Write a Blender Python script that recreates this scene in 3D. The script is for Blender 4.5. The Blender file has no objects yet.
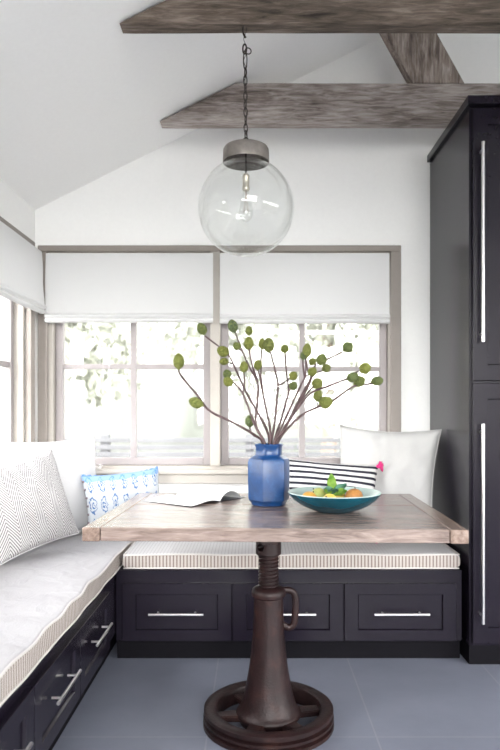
import bpy, bmesh, math, random
from mathutils import Vector, Matrix, Euler, noise

random.seed(7)
SC = bpy.context.scene
COL = SC.collection
F, VX, HY, H = 650.0, 255.0, 410.0, 1.157      # focal length in pixels, vanishing point, eye height
PI = math.pi
R = math.radians


def at(px, py, Y):
    return Vector(((px - VX) * Y / F, Y, H + (HY - py) * Y / F))


# ------------------------------------------------------------------ materials
def _mat(name):
    m = bpy.data.materials.new(name)
    m.use_nodes = True
    nt = m.node_tree
    nt.nodes.clear()
    out = nt.nodes.new('ShaderNodeOutputMaterial')
    return m, nt, out


def N(nt, typ, ins=None, **props):
    n = nt.nodes.new(typ)
    for k, v in props.items():
        setattr(n, k, v)
    for k, v in (ins or {}).items():
        if isinstance(v, bpy.types.NodeSocket):
            nt.links.new(v, n.inputs[k])
        else:
            n.inputs[k].default_value = v
    return n


def rgb(c):
    return (c[0], c[1], c[2], 1.0)


def ramp(nt, fac, stops, interp='LINEAR'):
    n = nt.nodes.new('ShaderNodeValToRGB')
    n.color_ramp.interpolation = interp
    e = n.color_ramp.elements
    while len(e) > 1:
        e.remove(e[-1])
    e[0].position, e[0].color = stops[0][0], rgb(stops[0][1])
    for p, c in stops[1:]:
        x = e.new(p)
        x.color = rgb(c)
    nt.links.new(fac, n.inputs['Fac'])
    return n.outputs['Color']


def mixc(nt, fac, a, b, blend='MIX'):
    n = nt.nodes.new('ShaderNodeMix')
    n.data_type = 'RGBA'
    n.blend_type = blend
    for sock, v in ((n.inputs[0], fac), (n.inputs[6], a), (n.inputs[7], b)):
        if isinstance(v, bpy.types.NodeSocket):
            nt.links.new(v, sock)
        else:
            sock.default_value = v if not isinstance(v, tuple) else rgb(v)
    return n.outputs[2]


def M_(nt, op, a, b=None, c=None):
    n = nt.nodes.new('ShaderNodeMath')
    n.operation = op
    for i, v in enumerate((a, b, c)):
        if v is None:
            continue
        if isinstance(v, bpy.types.NodeSocket):
            nt.links.new(v, n.inputs[i])
        else:
            n.inputs[i].default_value = v
    return n.outputs[0]


def coords(nt, kind='Object', scale=(1, 1, 1), loc=(0, 0, 0)):
    t = N(nt, 'ShaderNodeTexCoord')
    mp = N(nt, 'ShaderNodeMapping', {'Vector': t.outputs[kind], 'Scale': scale, 'Location': loc})
    return mp.outputs[0]


def bump(nt, height, strength=.3, dist=.01):
    return N(nt, 'ShaderNodeBump', {'Height': height, 'Strength': strength, 'Distance': dist}).outputs[0]


def principled(nt, out, color, rough=.5, metal=0., normal=None, spec=.5, **extra):
    b = N(nt, 'ShaderNodeBsdfPrincipled', {'Base Color': color if not isinstance(color, tuple) else rgb(color),
                                           'Roughness': rough, 'Metallic': metal, 'Specular IOR Level': spec})
    for k, v in extra.items():
        b.inputs[k].default_value = v
    if normal is not None:
        nt.links.new(normal, b.inputs['Normal'])
    nt.links.new(b.outputs[0], out.inputs[0])
    return b


def m_plain(name, color, rough=.5, metal=0., var=.06, scale=30., bmp=.05, spec=.5):
    m, nt, out = _mat(name)
    co = coords(nt)
    nz = N(nt, 'ShaderNodeTexNoise', {'Vector': co, 'Scale': scale, 'Detail': 4.}).outputs['Fac']
    lo = tuple(c * (1 - var) for c in color)
    hi = tuple(min(1, c * (1 + var)) for c in color)
    principled(nt, out, ramp(nt, nz, [(.3, lo), (.7, hi)]), rough, metal, bump(nt, nz, bmp, .004), spec)
    return m


def m_wood(name, stops, rough=.75, axis=0, grain=1.0, bmp=.5, spec=.35):
    m, nt, out = _mat(name)
    g = N(nt, 'ShaderNodeNewGeometry')
    t = N(nt, 'ShaderNodeTexCoord')
    off = N(nt, 'ShaderNodeCombineXYZ', {0: M_(nt, 'MULTIPLY', g.outputs['Random Per Island'], 37.),
                                         1: M_(nt, 'MULTIPLY', g.outputs['Random Per Island'], 11.),
                                         2: M_(nt, 'MULTIPLY', g.outputs['Random Per Island'], 5.)}).outputs[0]
    add = N(nt, 'ShaderNodeVectorMath', {0: t.outputs['Object'], 1: off}, operation='ADD').outputs[0]
    s = [28. * grain] * 3
    s[axis] = 3.6 * grain
    v1 = N(nt, 'ShaderNodeMapping', {'Vector': add, 'Scale': s}).outputs[0]
    s2 = [6. * grain] * 3
    s2[axis] = 2.0 * grain
    v2 = N(nt, 'ShaderNodeMapping', {'Vector': add, 'Scale': s2}).outputs[0]
    n1 = N(nt, 'ShaderNodeTexNoise', {'Vector': v1, 'Scale': 2.2, 'Detail': 8., 'Roughness': .65, 'Distortion': .6}).outputs['Fac']
    n2 = N(nt, 'ShaderNodeTexNoise', {'Vector': v2, 'Scale': 1.5, 'Detail': 5.}).outputs['Fac']
    f = M_(nt, 'ADD', M_(nt, 'MULTIPLY', n1, .62), M_(nt, 'MULTIPLY', n2, .38))
    f = M_(nt, 'ADD', f, M_(nt, 'MULTIPLY', M_(nt, 'SUBTRACT', g.outputs['Random Per Island'], .5), .10))
    principled(nt, out, ramp(nt, f, stops), rough, 0., bump(nt, n1, bmp, .006), spec)
    return m


def m_fabric(name, color, var=.05, sheen=.2, weave=500., wr=.35):
    m, nt, out = _mat(name)
    co = coords(nt)
    nz = N(nt, 'ShaderNodeTexNoise', {'Vector': co, 'Scale': weave, 'Detail': 2.}).outputs['Fac']
    big = N(nt, 'ShaderNodeTexNoise', {'Vector': co, 'Scale': 9., 'Detail': 4., 'Distortion': .8}).outputs['Fac']
    lo = tuple(c * (1 - var) for c in color)
    col = ramp(nt, nz, [(.3, lo), (.7, color)])
    h = M_(nt, 'ADD', M_(nt, 'MULTIPLY', nz, .12), big)
    principled(nt, out, col, .92, 0., bump(nt, h, wr, .012), .15)
    return m


def m_stripe(name, axis, period, width, base, line, soft=.06, second=None):
    """ticking: thin woven stripes across one object axis"""
    m, nt, out = _mat(name)
    t = N(nt, 'ShaderNodeTexCoord')
    sx = N(nt, 'ShaderNodeSeparateXYZ', {0: t.outputs['Object']})
    f = M_(nt, 'FRACT', M_(nt, 'ADD', M_(nt, 'DIVIDE', sx.outputs[axis], period), 100.))
    d = M_(nt, 'ABSOLUTE', M_(nt, 'SUBTRACT', f, .5))
    mk = M_(nt, 'SUBTRACT', 1., M_(nt, 'SMOOTH_MIN', 1., M_(nt, 'MAXIMUM', 0., M_(nt, 'DIVIDE', M_(nt, 'SUBTRACT', d, width / 2), soft)), .02))
    nz = N(nt, 'ShaderNodeTexNoise', {'Vector': t.outputs['Object'], 'Scale': 8., 'Detail': 4., 'Distortion': .7}).outputs['Fac']
    principled(nt, out, mixc(nt, mk, base, line), .92, 0., bump(nt, nz, .25, .01), .15)
    return m


def m_herringbone():
    m, nt, out = _mat('herringbone weave fabric')
    t = N(nt, 'ShaderNodeTexCoord')
    s = N(nt, 'ShaderNodeSeparateXYZ', {0: t.outputs['UV']})
    z = M_(nt, 'ABSOLUTE', M_(nt, 'SUBTRACT', M_(nt, 'FRACT', M_(nt, 'MULTIPLY', s.outputs[0], 4.6)), .5))
    f = M_(nt, 'FRACT', M_(nt, 'ADD', M_(nt, 'MULTIPLY', s.outputs[1], 25.), M_(nt, 'MULTIPLY', z, 9.)))
    d = M_(nt, 'ABSOLUTE', M_(nt, 'SUBTRACT', f, .5))
    mk = M_(nt, 'LESS_THAN', d, .2)
    nz = N(nt, 'ShaderNodeTexNoise', {'Vector': t.outputs['Object'], 'Scale': 8., 'Detail': 4.}).outputs['Fac']
    principled(nt, out, mixc(nt, mk, (.56, .55, .55), (.17, .16, .165)), .92, 0., bump(nt, nz, .25, .01), .15)
    return m


def m_uvstripe():
    m, nt, out = _mat('navy striped fabric')
    t = N(nt, 'ShaderNodeTexCoord')
    s = N(nt, 'ShaderNodeSeparateXYZ', {0: t.outputs['UV']})
    f = M_(nt, 'FRACT', M_(nt, 'MULTIPLY', s.outputs[1], 12.))
    mk = M_(nt, 'LESS_THAN', M_(nt, 'ABSOLUTE', M_(nt, 'SUBTRACT', f, .5)), .22)
    nz = N(nt, 'ShaderNodeTexNoise', {'Vector': t.outputs['Object'], 'Scale': 10., 'Detail': 4.}).outputs['Fac']
    principled(nt, out, mixc(nt, mk, (.58, .57, .565), (.018, .018, .030)), .9, 0., bump(nt, nz, .25, .01), .15)
    return m


def m_ikat():
    m, nt, out = _mat('blue block printed fabric')
    t = N(nt, 'ShaderNodeTexCoord')
    nzv = N(nt, 'ShaderNodeTexNoise', {'Vector': t.outputs['UV'], 'Scale': 14., 'Detail': 2.})
    wob = N(nt, 'ShaderNodeVectorMath', {0: nzv.outputs['Color'], 1: (.5, .5, .5)}, operation='SUBTRACT').outputs[0]
    wob = N(nt, 'ShaderNodeVectorMath', {0: wob, 1: (.09, .12, 0)}, operation='MULTIPLY').outputs[0]
    uv = N(nt, 'ShaderNodeVectorMath', {0: t.outputs['UV'], 1: wob}, operation='ADD').outputs[0]
    s = N(nt, 'ShaderNodeSeparateXYZ', {0: uv})
    u, v = s.outputs[0], s.outputs[1]
    fu = M_(nt, 'SUBTRACT', M_(nt, 'FRACT', M_(nt, 'MULTIPLY', u, 7.)), .5)
    fv = M_(nt, 'SUBTRACT', M_(nt, 'FRACT', M_(nt, 'ADD', M_(nt, 'MULTIPLY', v, 2.9), .1)), .5)
    r = M_(nt, 'SQRT', M_(nt, 'ADD', M_(nt, 'MULTIPLY', M_(nt, 'MULTIPLY', fu, fu), 2.2), M_(nt, 'MULTIPLY', fv, fv)))
    ring = M_(nt, 'LESS_THAN', M_(nt, 'ABSOLUTE', M_(nt, 'SUBTRACT', M_(nt, 'FRACT', M_(nt, 'MULTIPLY', r, 4.2)), .5)), .17)
    ring = M_(nt, 'MULTIPLY', ring, M_(nt, 'LESS_THAN', r, .5))
    band = M_(nt, 'GREATER_THAN', v, .88)
    col = mixc(nt, ring, (.50, .53, .57), (.085, .16, .33))
    col = mixc(nt, M_(nt, 'MULTIPLY', band, .7), col, (.12, .28, .58))
    principled(nt, out, col, .9, 0., None, .15)
    return m


def m_blind():
    m, nt, out = _mat('white linen blind fabric')
    co = coords(nt)
    nz = N(nt, 'ShaderNodeTexNoise', {'Vector': co, 'Scale': 300., 'Detail': 2.}).outputs['Fac']
    big = N(nt, 'ShaderNodeTexNoise', {'Vector': co, 'Scale': 5., 'Detail': 3., 'Distortion': .5}).outputs['Fac']
    nrm = bump(nt, M_(nt, 'ADD', M_(nt, 'MULTIPLY', nz, .1), big), .25, .02)
    d = N(nt, 'ShaderNodeBsdfDiffuse', {'Color': rgb((.78, .78, .78)), 'Normal': nrm})
    tr = N(nt, 'ShaderNodeBsdfTranslucent', {'Color': rgb((.70, .70, .70)), 'Normal': nrm})
    mx = N(nt, 'ShaderNodeMixShader', {0: .24, 1: d.outputs[0], 2: tr.outputs[0]})
    nt.links.new(mx.outputs[0], out.inputs[0])
    return m


def m_glass(name, tint=(.97, .98, .98), ior=1.45, k=1.0, base=.0):
    m, nt, out = _mat(name)
    tr = N(nt, 'ShaderNodeBsdfTransparent', {'Color': rgb(tint)})
    gl = N(nt, 'ShaderNodeBsdfGlossy', {'Color': rgb((1, 1, 1)), 'Roughness': .02})
    lw = N(nt, 'ShaderNodeLayerWeight', {'Blend': .5})
    f0 = ((ior - 1) / (ior + 1)) ** 2
    f = M_(nt, 'ADD', M_(nt, 'MULTIPLY', M_(nt, 'POWER', lw.outputs['Facing'], 5.), (1 - f0) * k), f0 * k + base)
    mx = N(nt, 'ShaderNodeMixShader', {0: f, 1: tr.outputs[0], 2: gl.outputs[0]})
    nt.links.new(mx.outputs[0], out.inputs[0])
    return m


def m_floor():
    m, nt, out = _mat('blue grey concrete tile')
    co = coords(nt, 'Object', (1, 1, 1), (.17, .10, 0))
    br = N(nt, 'ShaderNodeTexBrick', {'Vector': co, 'Scale': 1., 'Mortar Size': .0035, 'Mortar Smooth': .2, 'Bias': 0.,
                                      'Brick Width': .6, 'Row Height': 1.2, 'Color1': rgb((.185, .197, .25)), 'Color2': rgb((.195, .207, .26)),
                                      'Mortar': rgb((.235, .245, .285))}, offset=.0)
    nz = N(nt, 'ShaderNodeTexNoise', {'Vector': co, 'Scale': 3.5, 'Detail': 7., 'Roughness': .6}).outputs['Fac']
    col = mixc(nt, .55, br.outputs['Color'], ramp(nt, nz, [(.3, (.70, .70, .71)), (.7, (1, 1, 1))]), 'MULTIPLY')
    fine = N(nt, 'ShaderNodeTexNoise', {'Vector': co, 'Scale': 120., 'Detail': 3.}).outputs['Fac']
    principled(nt, out, col, .48, 0., bump(nt, fine, .06, .003), .4)
    return m


def m_pod():
    m, nt, out = _mat('green velvety pod')
    t = N(nt, 'ShaderNodeTexCoord')
    oi = N(nt, 'ShaderNodeObjectInfo')
    vo = N(nt, 'ShaderNodeTexVoronoi', {'Vector': t.outputs['Object'], 'Scale': 9.}).outputs['Distance']
    a = ramp(nt, oi.outputs['Random'], [(0, (.055, .085, .05)), (.35, (.085, .11, .03)), (.7, (.145, .16, .035)), (1, (.085, .10, .036))])
    col = mixc(nt, ramp(nt, vo, [(.1, (1, 1, 1)), (.55, (0, 0, 0))]), a, (.30, .32, .10))
    principled(nt, out, col, .8, 0., bump(nt, vo, .8, .006), .2)
    return m


def m_bark():
    m, nt, out = _mat('purple brown twig bark')
    co = coords(nt)
    nz = N(nt, 'ShaderNodeTexNoise', {'Vector': co, 'Scale': 40., 'Detail': 4.}).outputs['Fac']
    principled(nt, out, ramp(nt, nz, [(.3, (.04, .025, .026)), (.7, (.12, .075, .078))]), .6, 0., bump(nt, nz, .3, .004), .3)
    return m


def m_glaze():
    m, nt, out = _mat('cobalt blue glaze')
    co = coords(nt)
    nz = N(nt, 'ShaderNodeTexNoise', {'Vector': co, 'Scale': 18., 'Detail': 6., 'Roughness': .7}).outputs['Fac']
    fine = N(nt, 'ShaderNodeTexNoise', {'Vector': co, 'Scale': 160., 'Detail': 3.}).outputs['Fac']
    principled(nt, out, ramp(nt, nz, [(.25, (.003, .022, .080)), (.55, (.004, .038, .135)), (.8, (.022, .095, .23))]), .30, 0., bump(nt, fine, .12, .003), .5)
    return m


def m_iron():
    m, nt, out = _mat('rusty cast iron')
    co = coords(nt)
    nz = N(nt, 'ShaderNodeTexNoise', {'Vector': co, 'Scale': 14., 'Detail': 8., 'Roughness': .7}).outputs['Fac']
    fine = N(nt, 'ShaderNodeTexNoise', {'Vector': co, 'Scale': 130., 'Detail': 4.}).outputs['Fac']
    principled(nt, out, ramp(nt, nz, [(.3, (.008, .0042, .0045)), (.55, (.018, .0082, .0085)), (.75, (.045, .020, .016))]), .42, .1,
               bump(nt, fine, .3, .004), .28)
    return m


def m_leaf(name, a, b):
    m, nt, out = _mat(name)
    co = coords(nt)
    nz = N(nt, 'ShaderNodeTexNoise', {'Vector': co, 'Scale': 30., 'Detail': 3.}).outputs['Fac']
    principled(nt, out, ramp(nt, nz, [(.35, a), (.65, b)]), .5, 0., None, .3)
    return m


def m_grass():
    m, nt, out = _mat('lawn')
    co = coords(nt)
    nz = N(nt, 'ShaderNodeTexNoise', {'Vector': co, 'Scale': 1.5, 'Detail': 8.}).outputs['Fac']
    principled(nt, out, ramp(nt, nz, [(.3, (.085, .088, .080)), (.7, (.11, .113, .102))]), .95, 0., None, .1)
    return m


MT = {
    'wall': m_plain('white wall paint', (.90, .897, .885), .85, 0, .01, 60, .03, .2),
    'ceil': m_plain('white ceiling paint', (.93, .928, .915), .88, 0, .01, 60, .03, .2),
    'casing': m_plain('taupe painted trim', (.255, .225, .205), .5, 0, .03, 20, .03, .35),
    'sill_and_haze': m_plain('cream sill paint and window haze', (.42, .39, .355), .5, 0, .03, 20, .03, .35),  # the sill's own cream; on the mullion it stands in for window haze
    'sash': m_plain('grey painted sash', (.30, .272, .275), .45, 0, .03, 20, .03, .35),
    'navy': m_plain('dark navy cabinet paint', (.0085, .0064, .0120), .24, 0, .05, 40, .0, .30),
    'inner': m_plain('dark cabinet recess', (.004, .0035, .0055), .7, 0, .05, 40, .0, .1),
    'steel': m_plain('brushed nickel', (.72, .70, .70), .28, 1., .04, 200, .02),
    'floor': m_floor(),
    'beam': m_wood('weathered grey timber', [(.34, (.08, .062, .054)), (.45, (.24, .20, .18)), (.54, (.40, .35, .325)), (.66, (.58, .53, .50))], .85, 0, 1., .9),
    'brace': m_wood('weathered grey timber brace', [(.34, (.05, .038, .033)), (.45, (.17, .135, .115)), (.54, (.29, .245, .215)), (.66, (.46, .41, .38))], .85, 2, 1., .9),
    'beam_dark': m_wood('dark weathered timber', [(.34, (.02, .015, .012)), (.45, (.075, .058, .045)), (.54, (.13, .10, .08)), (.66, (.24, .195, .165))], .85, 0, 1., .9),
    'table': m_wood('reclaimed oak', [(.30, (.04, .026, .021)), (.44, (.135, .097, .083)), (.58, (.24, .182, .16)), (.75, (.38, .31, .275))], .25, 0, 1.1, .15, .65),
    'tableend': m_wood('reclaimed oak end board', [(.30, (.045, .028, .022)), (.44, (.13, .088, .07)), (.58, (.225, .16, .13)), (.75, (.35, .27, .23))], .22, 1, 1.1, .15, .65),
    'iron': m_iron(),
    'tick_x': m_stripe('cream ticking, boxing along the back', 0, .0158, .34, (.45, .41, .38), (.20, .16, .148)),
    'tick_y': m_stripe('cream ticking, boxing along the left', 1, .0158, .34, (.45, .41, .38), (.20, .16, .148)),
    'top_x': m_stripe('pale ticking cloth on the back', 0, .0158, .16, (.50, .49, .495), (.40, .385, .39)),
    'top_y': m_fabric('pale seat cloth on the left', (.46, .45, .465), .05, .2, 300., .9),
    'pipe': m_fabric('cream piping', (.58, .55, .53), .05, .2, 500., .1),
    'white_cloth': m_fabric('white linen', (.60, .595, .60), .04, .2, 400., .3),
    'cream_cloth': m_fabric('off white linen', (.50, .495, .49), .05, .2, 400., .45),
    'herring': m_herringbone(),
    'stripe': m_uvstripe(),
    'ikat': m_ikat(),
    'pink': m_fabric('pink yarn', (.75, .06, .25), .3, .2, 200., .3),
    'bluetrim': m_fabric('blue yarn', (.16, .30, .60), .3, .2, 200., .3),
    'dot': m_fabric('brown yarn', (.25, .20, .22), .3, .2, 200., .3),
    'blind': m_blind(),
    'glass': m_glass('window glass', (.985, .99, .99), 1.45, 1.0, .0),
    'globe': m_glass('clear globe glass', (.968, .973, .97), 1.40, .85, .004),
    'bulb': m_glass('clear bulb glass', (.95, .955, .95), 1.45, 1., .01),
    'zinc': m_plain('aged zinc', (.25, .225, .205), .45, .7, .25, 25, .15),
    'chain': m_plain('dark iron chain', (.06, .05, .045), .4, .8, .2, 60, .1),
    'brass': m_plain('worn brass socket', (.62, .57, .48), .4, .8, .15, 60, .1),
    'filament': m_plain('filament wire', (.5, .42, .35), .4, .6, .1, 60, .1),
    'pod': m_pod(),
    'bark': m_bark(),
    'glaze': m_glaze(),
    'teal': m_plain('teal glaze outside', (.004, .052, .078), .25, 0, .18, 12, .03, .5),
    'teal_in': m_plain('pale celadon glaze inside', (.34, .43, .41), .25, 0, .10, 12, .03, .5),
    'paper': m_plain('magazine paper', (.85, .85, .85), .45, 0, .02, 8, .0, .4),
    'cover': m_plain('dark magazine cover', (.035, .04, .06), .35, 0, .2, 20, .0, .5),
    'print': m_plain('red print', (.72, .16, .20), .5, 0, .05, 20, .0, .4),
    'greyprint': m_plain('grey print', (.55, .55, .57), .5, 0, .05, 20, .0, .4),
    'orange': m_plain('orange fruit skin', (.52, .29, .05), .45, 0, .2, 40, .1, .4),
    'yellow': m_plain('yellow fruit skin', (.56, .43, .09), .45, 0, .2, 40, .1, .4),
    'greenf': m_plain('pale green fruit skin', (.34, .37, .11), .45, 0, .2, 40, .1, .4),
    'tan': m_plain('russet fruit skin', (.38, .17, .045), .5, 0, .25, 40, .1, .4),
    'leafg': m_leaf('fresh green leaf', (.14, .32, .04), (.35, .52, .10)),
    'leafb': m_leaf('blue green leaf', (.07, .22, .15), (.20, .38, .28)),
    'grass': m_grass(),
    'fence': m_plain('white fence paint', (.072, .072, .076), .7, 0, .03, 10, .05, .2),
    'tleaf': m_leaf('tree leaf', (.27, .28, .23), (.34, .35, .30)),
    'added_hedge': m_leaf('hedge leaves', (.115, .122, .107), (.135, .141, .125)),
    'trunk': m_plain('tree bark', (.20, .16, .13), .9, 0, .3, 8, .3, .2),
}


# ------------------------------------------------------------------ mesh helpers
def link(name, bm, mats, parent=None, smooth=False, loc=None, rot=None):
    me = bpy.data.meshes.new(name)
    bm.normal_update()
    bm.to_mesh(me)
    bm.free()
    if not isinstance(mats, (list, tuple)):
        mats = [mats]
    for m in mats:
        me.materials.append(MT[m])
    if smooth:
        me.shade_smooth()
        if smooth is not True:
            try:
                me.set_sharp_from_angle(angle=R(smooth))
            except Exception:
                pass
    o = bpy.data.objects.new(name, me)
    COL.objects.link(o)
    if parent is not None:
        o.parent = parent
    if loc is not None:
        o.location = loc
    if rot is not None:
        o.rotation_euler = rot
    return o


def tag(o, label, cat, group=None):
    o['label'] = label
    o['category'] = cat
    if group:
        o['group'] = group
    return o


def empty(name, loc=(0, 0, 0), rotz=0.):
    o = bpy.data.objects.new(name, None)
    COL.objects.link(o)
    o.empty_display_size = .1
    o.location = loc
    o.rotation_euler = (0, 0, rotz)
    return o


def box(bm, x0, x1, y0, y1, z0, z1, bevel=0., seg=2, mat=0):
    b2 = bmesh.new()
    bmesh.ops.create_cube(b2, size=1.)
    for v in b2.verts:
        v.co = Vector((x0 + (v.co.x + .5) * (x1 - x0), y0 + (v.co.y + .5) * (y1 - y0), z0 + (v.co.z + .5) * (z1 - z0)))
    if bevel > 0:
        bmesh.ops.bevel(b2, geom=list(b2.edges), offset=bevel, segments=seg, affect='EDGES', profile=.5)
    for f in b2.faces:
        f.material_index = mat
    merge(bm, b2)


def merge(bm, b2, mtx=None):
    if mtx is not None:
        b2.transform(mtx)
    me = bpy.data.meshes.new('tmp')
    b2.to_mesh(me)
    b2.free()
    bm.from_mesh(me)
    bpy.data.meshes.remove(me)


def prism(bm, pts, axis, a, b):
    """closed polygon PTS (2D) extruded from A to B along AXIS; the other two axes in x,y,z order"""
    def P(p, t):
        c = [p[0], p[1]]
        c.insert(axis, t)
        return bm.verts.new(c)
    va = [P(p, a) for p in pts]
    vb = [P(p, b) for p in pts]
    n = len(pts)
    fs = [bm.faces.new(va), bm.faces.new(vb[::-1])]
    for i in range(n):
        fs.append(bm.faces.new((va[i], vb[i], vb[(i + 1) % n], va[(i + 1) % n])))
    bmesh.ops.recalc_face_normals(bm, faces=fs)


def lathe(bm, prof, n=48, mat=0, close=False, z0=0., c=(0, 0)):
    rings = []
    for r, z in prof:
        if r < 1e-5:
            rings.append([bm.verts.new((c[0], c[1], z + z0))])
        else:
            rings.append([bm.verts.new((c[0] + r * math.cos(2 * PI * i / n), c[1] + r * math.sin(2 * PI * i / n), z + z0)) for i in range(n)])
    if close:
        rings.append(rings[0])
    fs = []
    for a, b in zip(rings, rings[1:]):
        for i in range(n):
            j = (i + 1) % n
            if len(a) == 1 and len(b) == 1:
                continue
            if len(a) == 1:
                f = bm.faces.new((a[0], b[j], b[i]))
            elif len(b) == 1:
                f = bm.faces.new((a[i], a[j], b[0]))
            else:
                f = bm.faces.new((a[i], a[j], b[j], b[i]))
            f.material_index = mat
            fs.append(f)
    bmesh.ops.recalc_face_normals(bm, faces=fs)


def spline(pts, n=8):
    """Catmull-Rom through PTS"""
    pts = [Vector(p) for p in pts]
    if len(pts) < 3:
        return [pts[0].lerp(pts[1], i / n) for i in range(n + 1)]
    out = []
    P = [pts[0] * 2 - pts[1]] + pts + [pts[-1] * 2 - pts[-2]]
    for i in range(1, len(P) - 2):
        p0, p1, p2, p3 = P[i - 1], P[i], P[i + 1], P[i + 2]
        for k in range(n):
            t = k / n
            out.append(.5 * ((2 * p1) + (p2 - p0) * t + (2 * p0 - 5 * p1 + 4 * p2 - p3) * t * t + (3 * p1 - p0 - 3 * p2 + p3) * t ** 3))
    out.append(pts[-1])
    return out


def tube(bm, pts, rad, n=8, closed=False, flat=1.0, mat=0, caps=True):
    pts = [Vector(p) for p in pts]
    m = len(pts)
    rf = rad if callable(rad) else (lambda t: rad)
    rings = []
    up = None
    for i, p in enumerate(pts):
        if closed:
            d = pts[(i + 1) % m] - pts[(i - 1) % m]
        else:
            d = pts[min(i + 1, m - 1)] - pts[max(i - 1, 0)]
        d.normalize()
        if up is None:
            up = Vector((0, 0, 1)) if abs(d.z) < .9 else Vector((1, 0, 0))
        side = d.cross(up).normalized()
        up = side.cross(d).normalized()
        r = rf(i / max(1, m - 1))
        rings.append([bm.verts.new(p + side * math.cos(2 * PI * k / n) * r + up * math.sin(2 * PI * k / n) * r * flat) for k in range(n)])
    fs = []
    pairs = list(zip(rings, rings[1:])) + ([(rings[-1], rings[0])] if closed else [])
    for a, b in pairs:
        for k in range(n):
            f = bm.faces.new((a[k], a[(k + 1) % n], b[(k + 1) % n], b[k]))
            f.material_index = mat
            fs.append(f)
    if not closed and caps:
        fs.append(bm.faces.new(rings[0][::-1]))
        fs.append(bm.faces.new(rings[-1]))
    bmesh.ops.recalc_face_normals(bm, faces=fs)


def structure(name, bm, m, parent=None, **k):
    o = link(name, bm, m, parent, **k)
    if parent is None:
        o['kind'] = 'structure'
    return o


def spar(o):
    """an Empty that is part of the room"""
    o['kind'] = 'structure'
    return o


# ------------------------------------------------------------------ room shell
XL, XR, YB, YF = -1.222, 3.80, 3.61, -2.6
WZ, SL = 2.267, .50
XRIDGE = (XL + XR) / 2
ZR = WZ + SL * (XRIDGE - XL)
T = .16


def ceil_z(x):
    return WZ + SL * min(x - XL, XR - x)


b = bmesh.new()
box(b, XL - T, XR + T, YF - T, YB + T, -.12, 0)
structure('floor', b, 'floor')

for nm, xa, xb in (('ceiling', XL, XRIDGE), ('ceiling_right', XRIDGE, XR)):
    b = bmesh.new()
    za, zb = ceil_z(xa), ceil_z(xb)
    prism(b, [(xa, za), (xb, zb), (xb, zb + T), (xa, za + T)], 1, YF - T, YB + T)
    structure(nm, b, 'ceil')


def gable(name, y0, y1, ox0, ox1, oz0, oz1, upper=None):
    b = bmesh.new()
    box(b, XL - T, ox0, y0, y1, 0, WZ)
    box(b, ox1, XR + T, y0, y1, 0, WZ)
    if oz0 > 0:
        box(b, ox0, ox1, y0, y1, 0, oz0)
    box(b, ox0, ox1, y0, y1, oz1, WZ)
    if upper:
        ua, ub, ut = upper
        prism(b, [(XL, WZ), (ua, WZ), (ua, ceil_z(ua))], 1, y0, y1)
        prism(b, [(ub, WZ), (XR, WZ), (ub, ceil_z(ub))], 1, y0, y1)
        prism(b, [(ua, ut), (ub, ut), (ub, ceil_z(ub)), (XRIDGE, ZR), (ua, ceil_z(ua))], 1, y0, y1)
    else:
        prism(b, [(XL, WZ), (XR, WZ), (XRIDGE, ZR)], 1, y0, y1)
    structure(name, b, 'wall')


def sidewall(name, x0, x1, oy0, oy1, oz0, oz1):
    b = bmesh.new()
    box(b, x0, x1, YF, oy0, 0, WZ)
    box(b, x0, x1, oy1, YB, 0, WZ)
    if oz0 > 0:
        box(b, x0, x1, oy0, oy1, 0, oz0)
    box(b, x0, x1, oy0, oy1, oz1, WZ)
    structure(name, b, 'wall')


# back window opening, seen straight on
BX0, BX1, BZ0, BZ1 = -1.155, .775, .828, 2.042
gable('wall_back', YB, YB + T, BX0, BX1, BZ0, BZ1)
# left window opening
LY0, LY1 = 1.15, 3.46
sidewall('wall_left', XL - T, XL, LY0, LY1, BZ0, BZ1)
# glazed openings in the part of the room behind the camera
RX0, RX1, RZ0, RZ1 = -.95, 2.35, .85, 2.2
UX0, UX1, UZ1 = .15, 2.43, 2.93  # upper gable opening, added to brighten the high walls and ceiling
gable('wall_front', YF - T, YF, RX0, RX1, RZ0, RZ1, (UX0, UX1, UZ1))
SY0, SY1 = -2.2, 1.9
sidewall('wall_right', XR, XR + T, SY0, SY1, .5, 2.1)


def frame_bars(bm, x0, x1, z0, z1, w, y0, y1, wb=None, bevel=.004):
    wb = w if wb is None else wb
    box(bm, x0, x0 + w, y0, y1, z0, z1, bevel)
    box(bm, x1 - w, x1, y0, y1, z0, z1, bevel)
    box(bm, x0 + w, x1 - w, y0, y1, z1 - w, z1, bevel)
    box(bm, x0 + w, x1 - w, y0, y1, z0, z0 + wb, bevel)


def sash(win, x0, x1, z0, z1, y, mx, mz, w=.042):
    b = bmesh.new()
    frame_bars(b, x0, x1, z0, z1, w, y, y + .045)
    s = link('sash', b, 'sash', win)
    b = bmesh.new()
    box(b, mx - .016, mx + .016, y + .005, y + .04, z0 + w, z1 - w, .003)
    box(b, x0 + w, x1 - w, y + .006, y + .039, mz - .014, mz + .014, .003)
    link('muntin', b, 'sash', s)
    b = bmesh.new()
    box(b, x0 + w, x1 - w, y + .020, y + .024, z0 + w, z1 - w)
    link('pane', b, 'glass', s)
    return s


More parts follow.
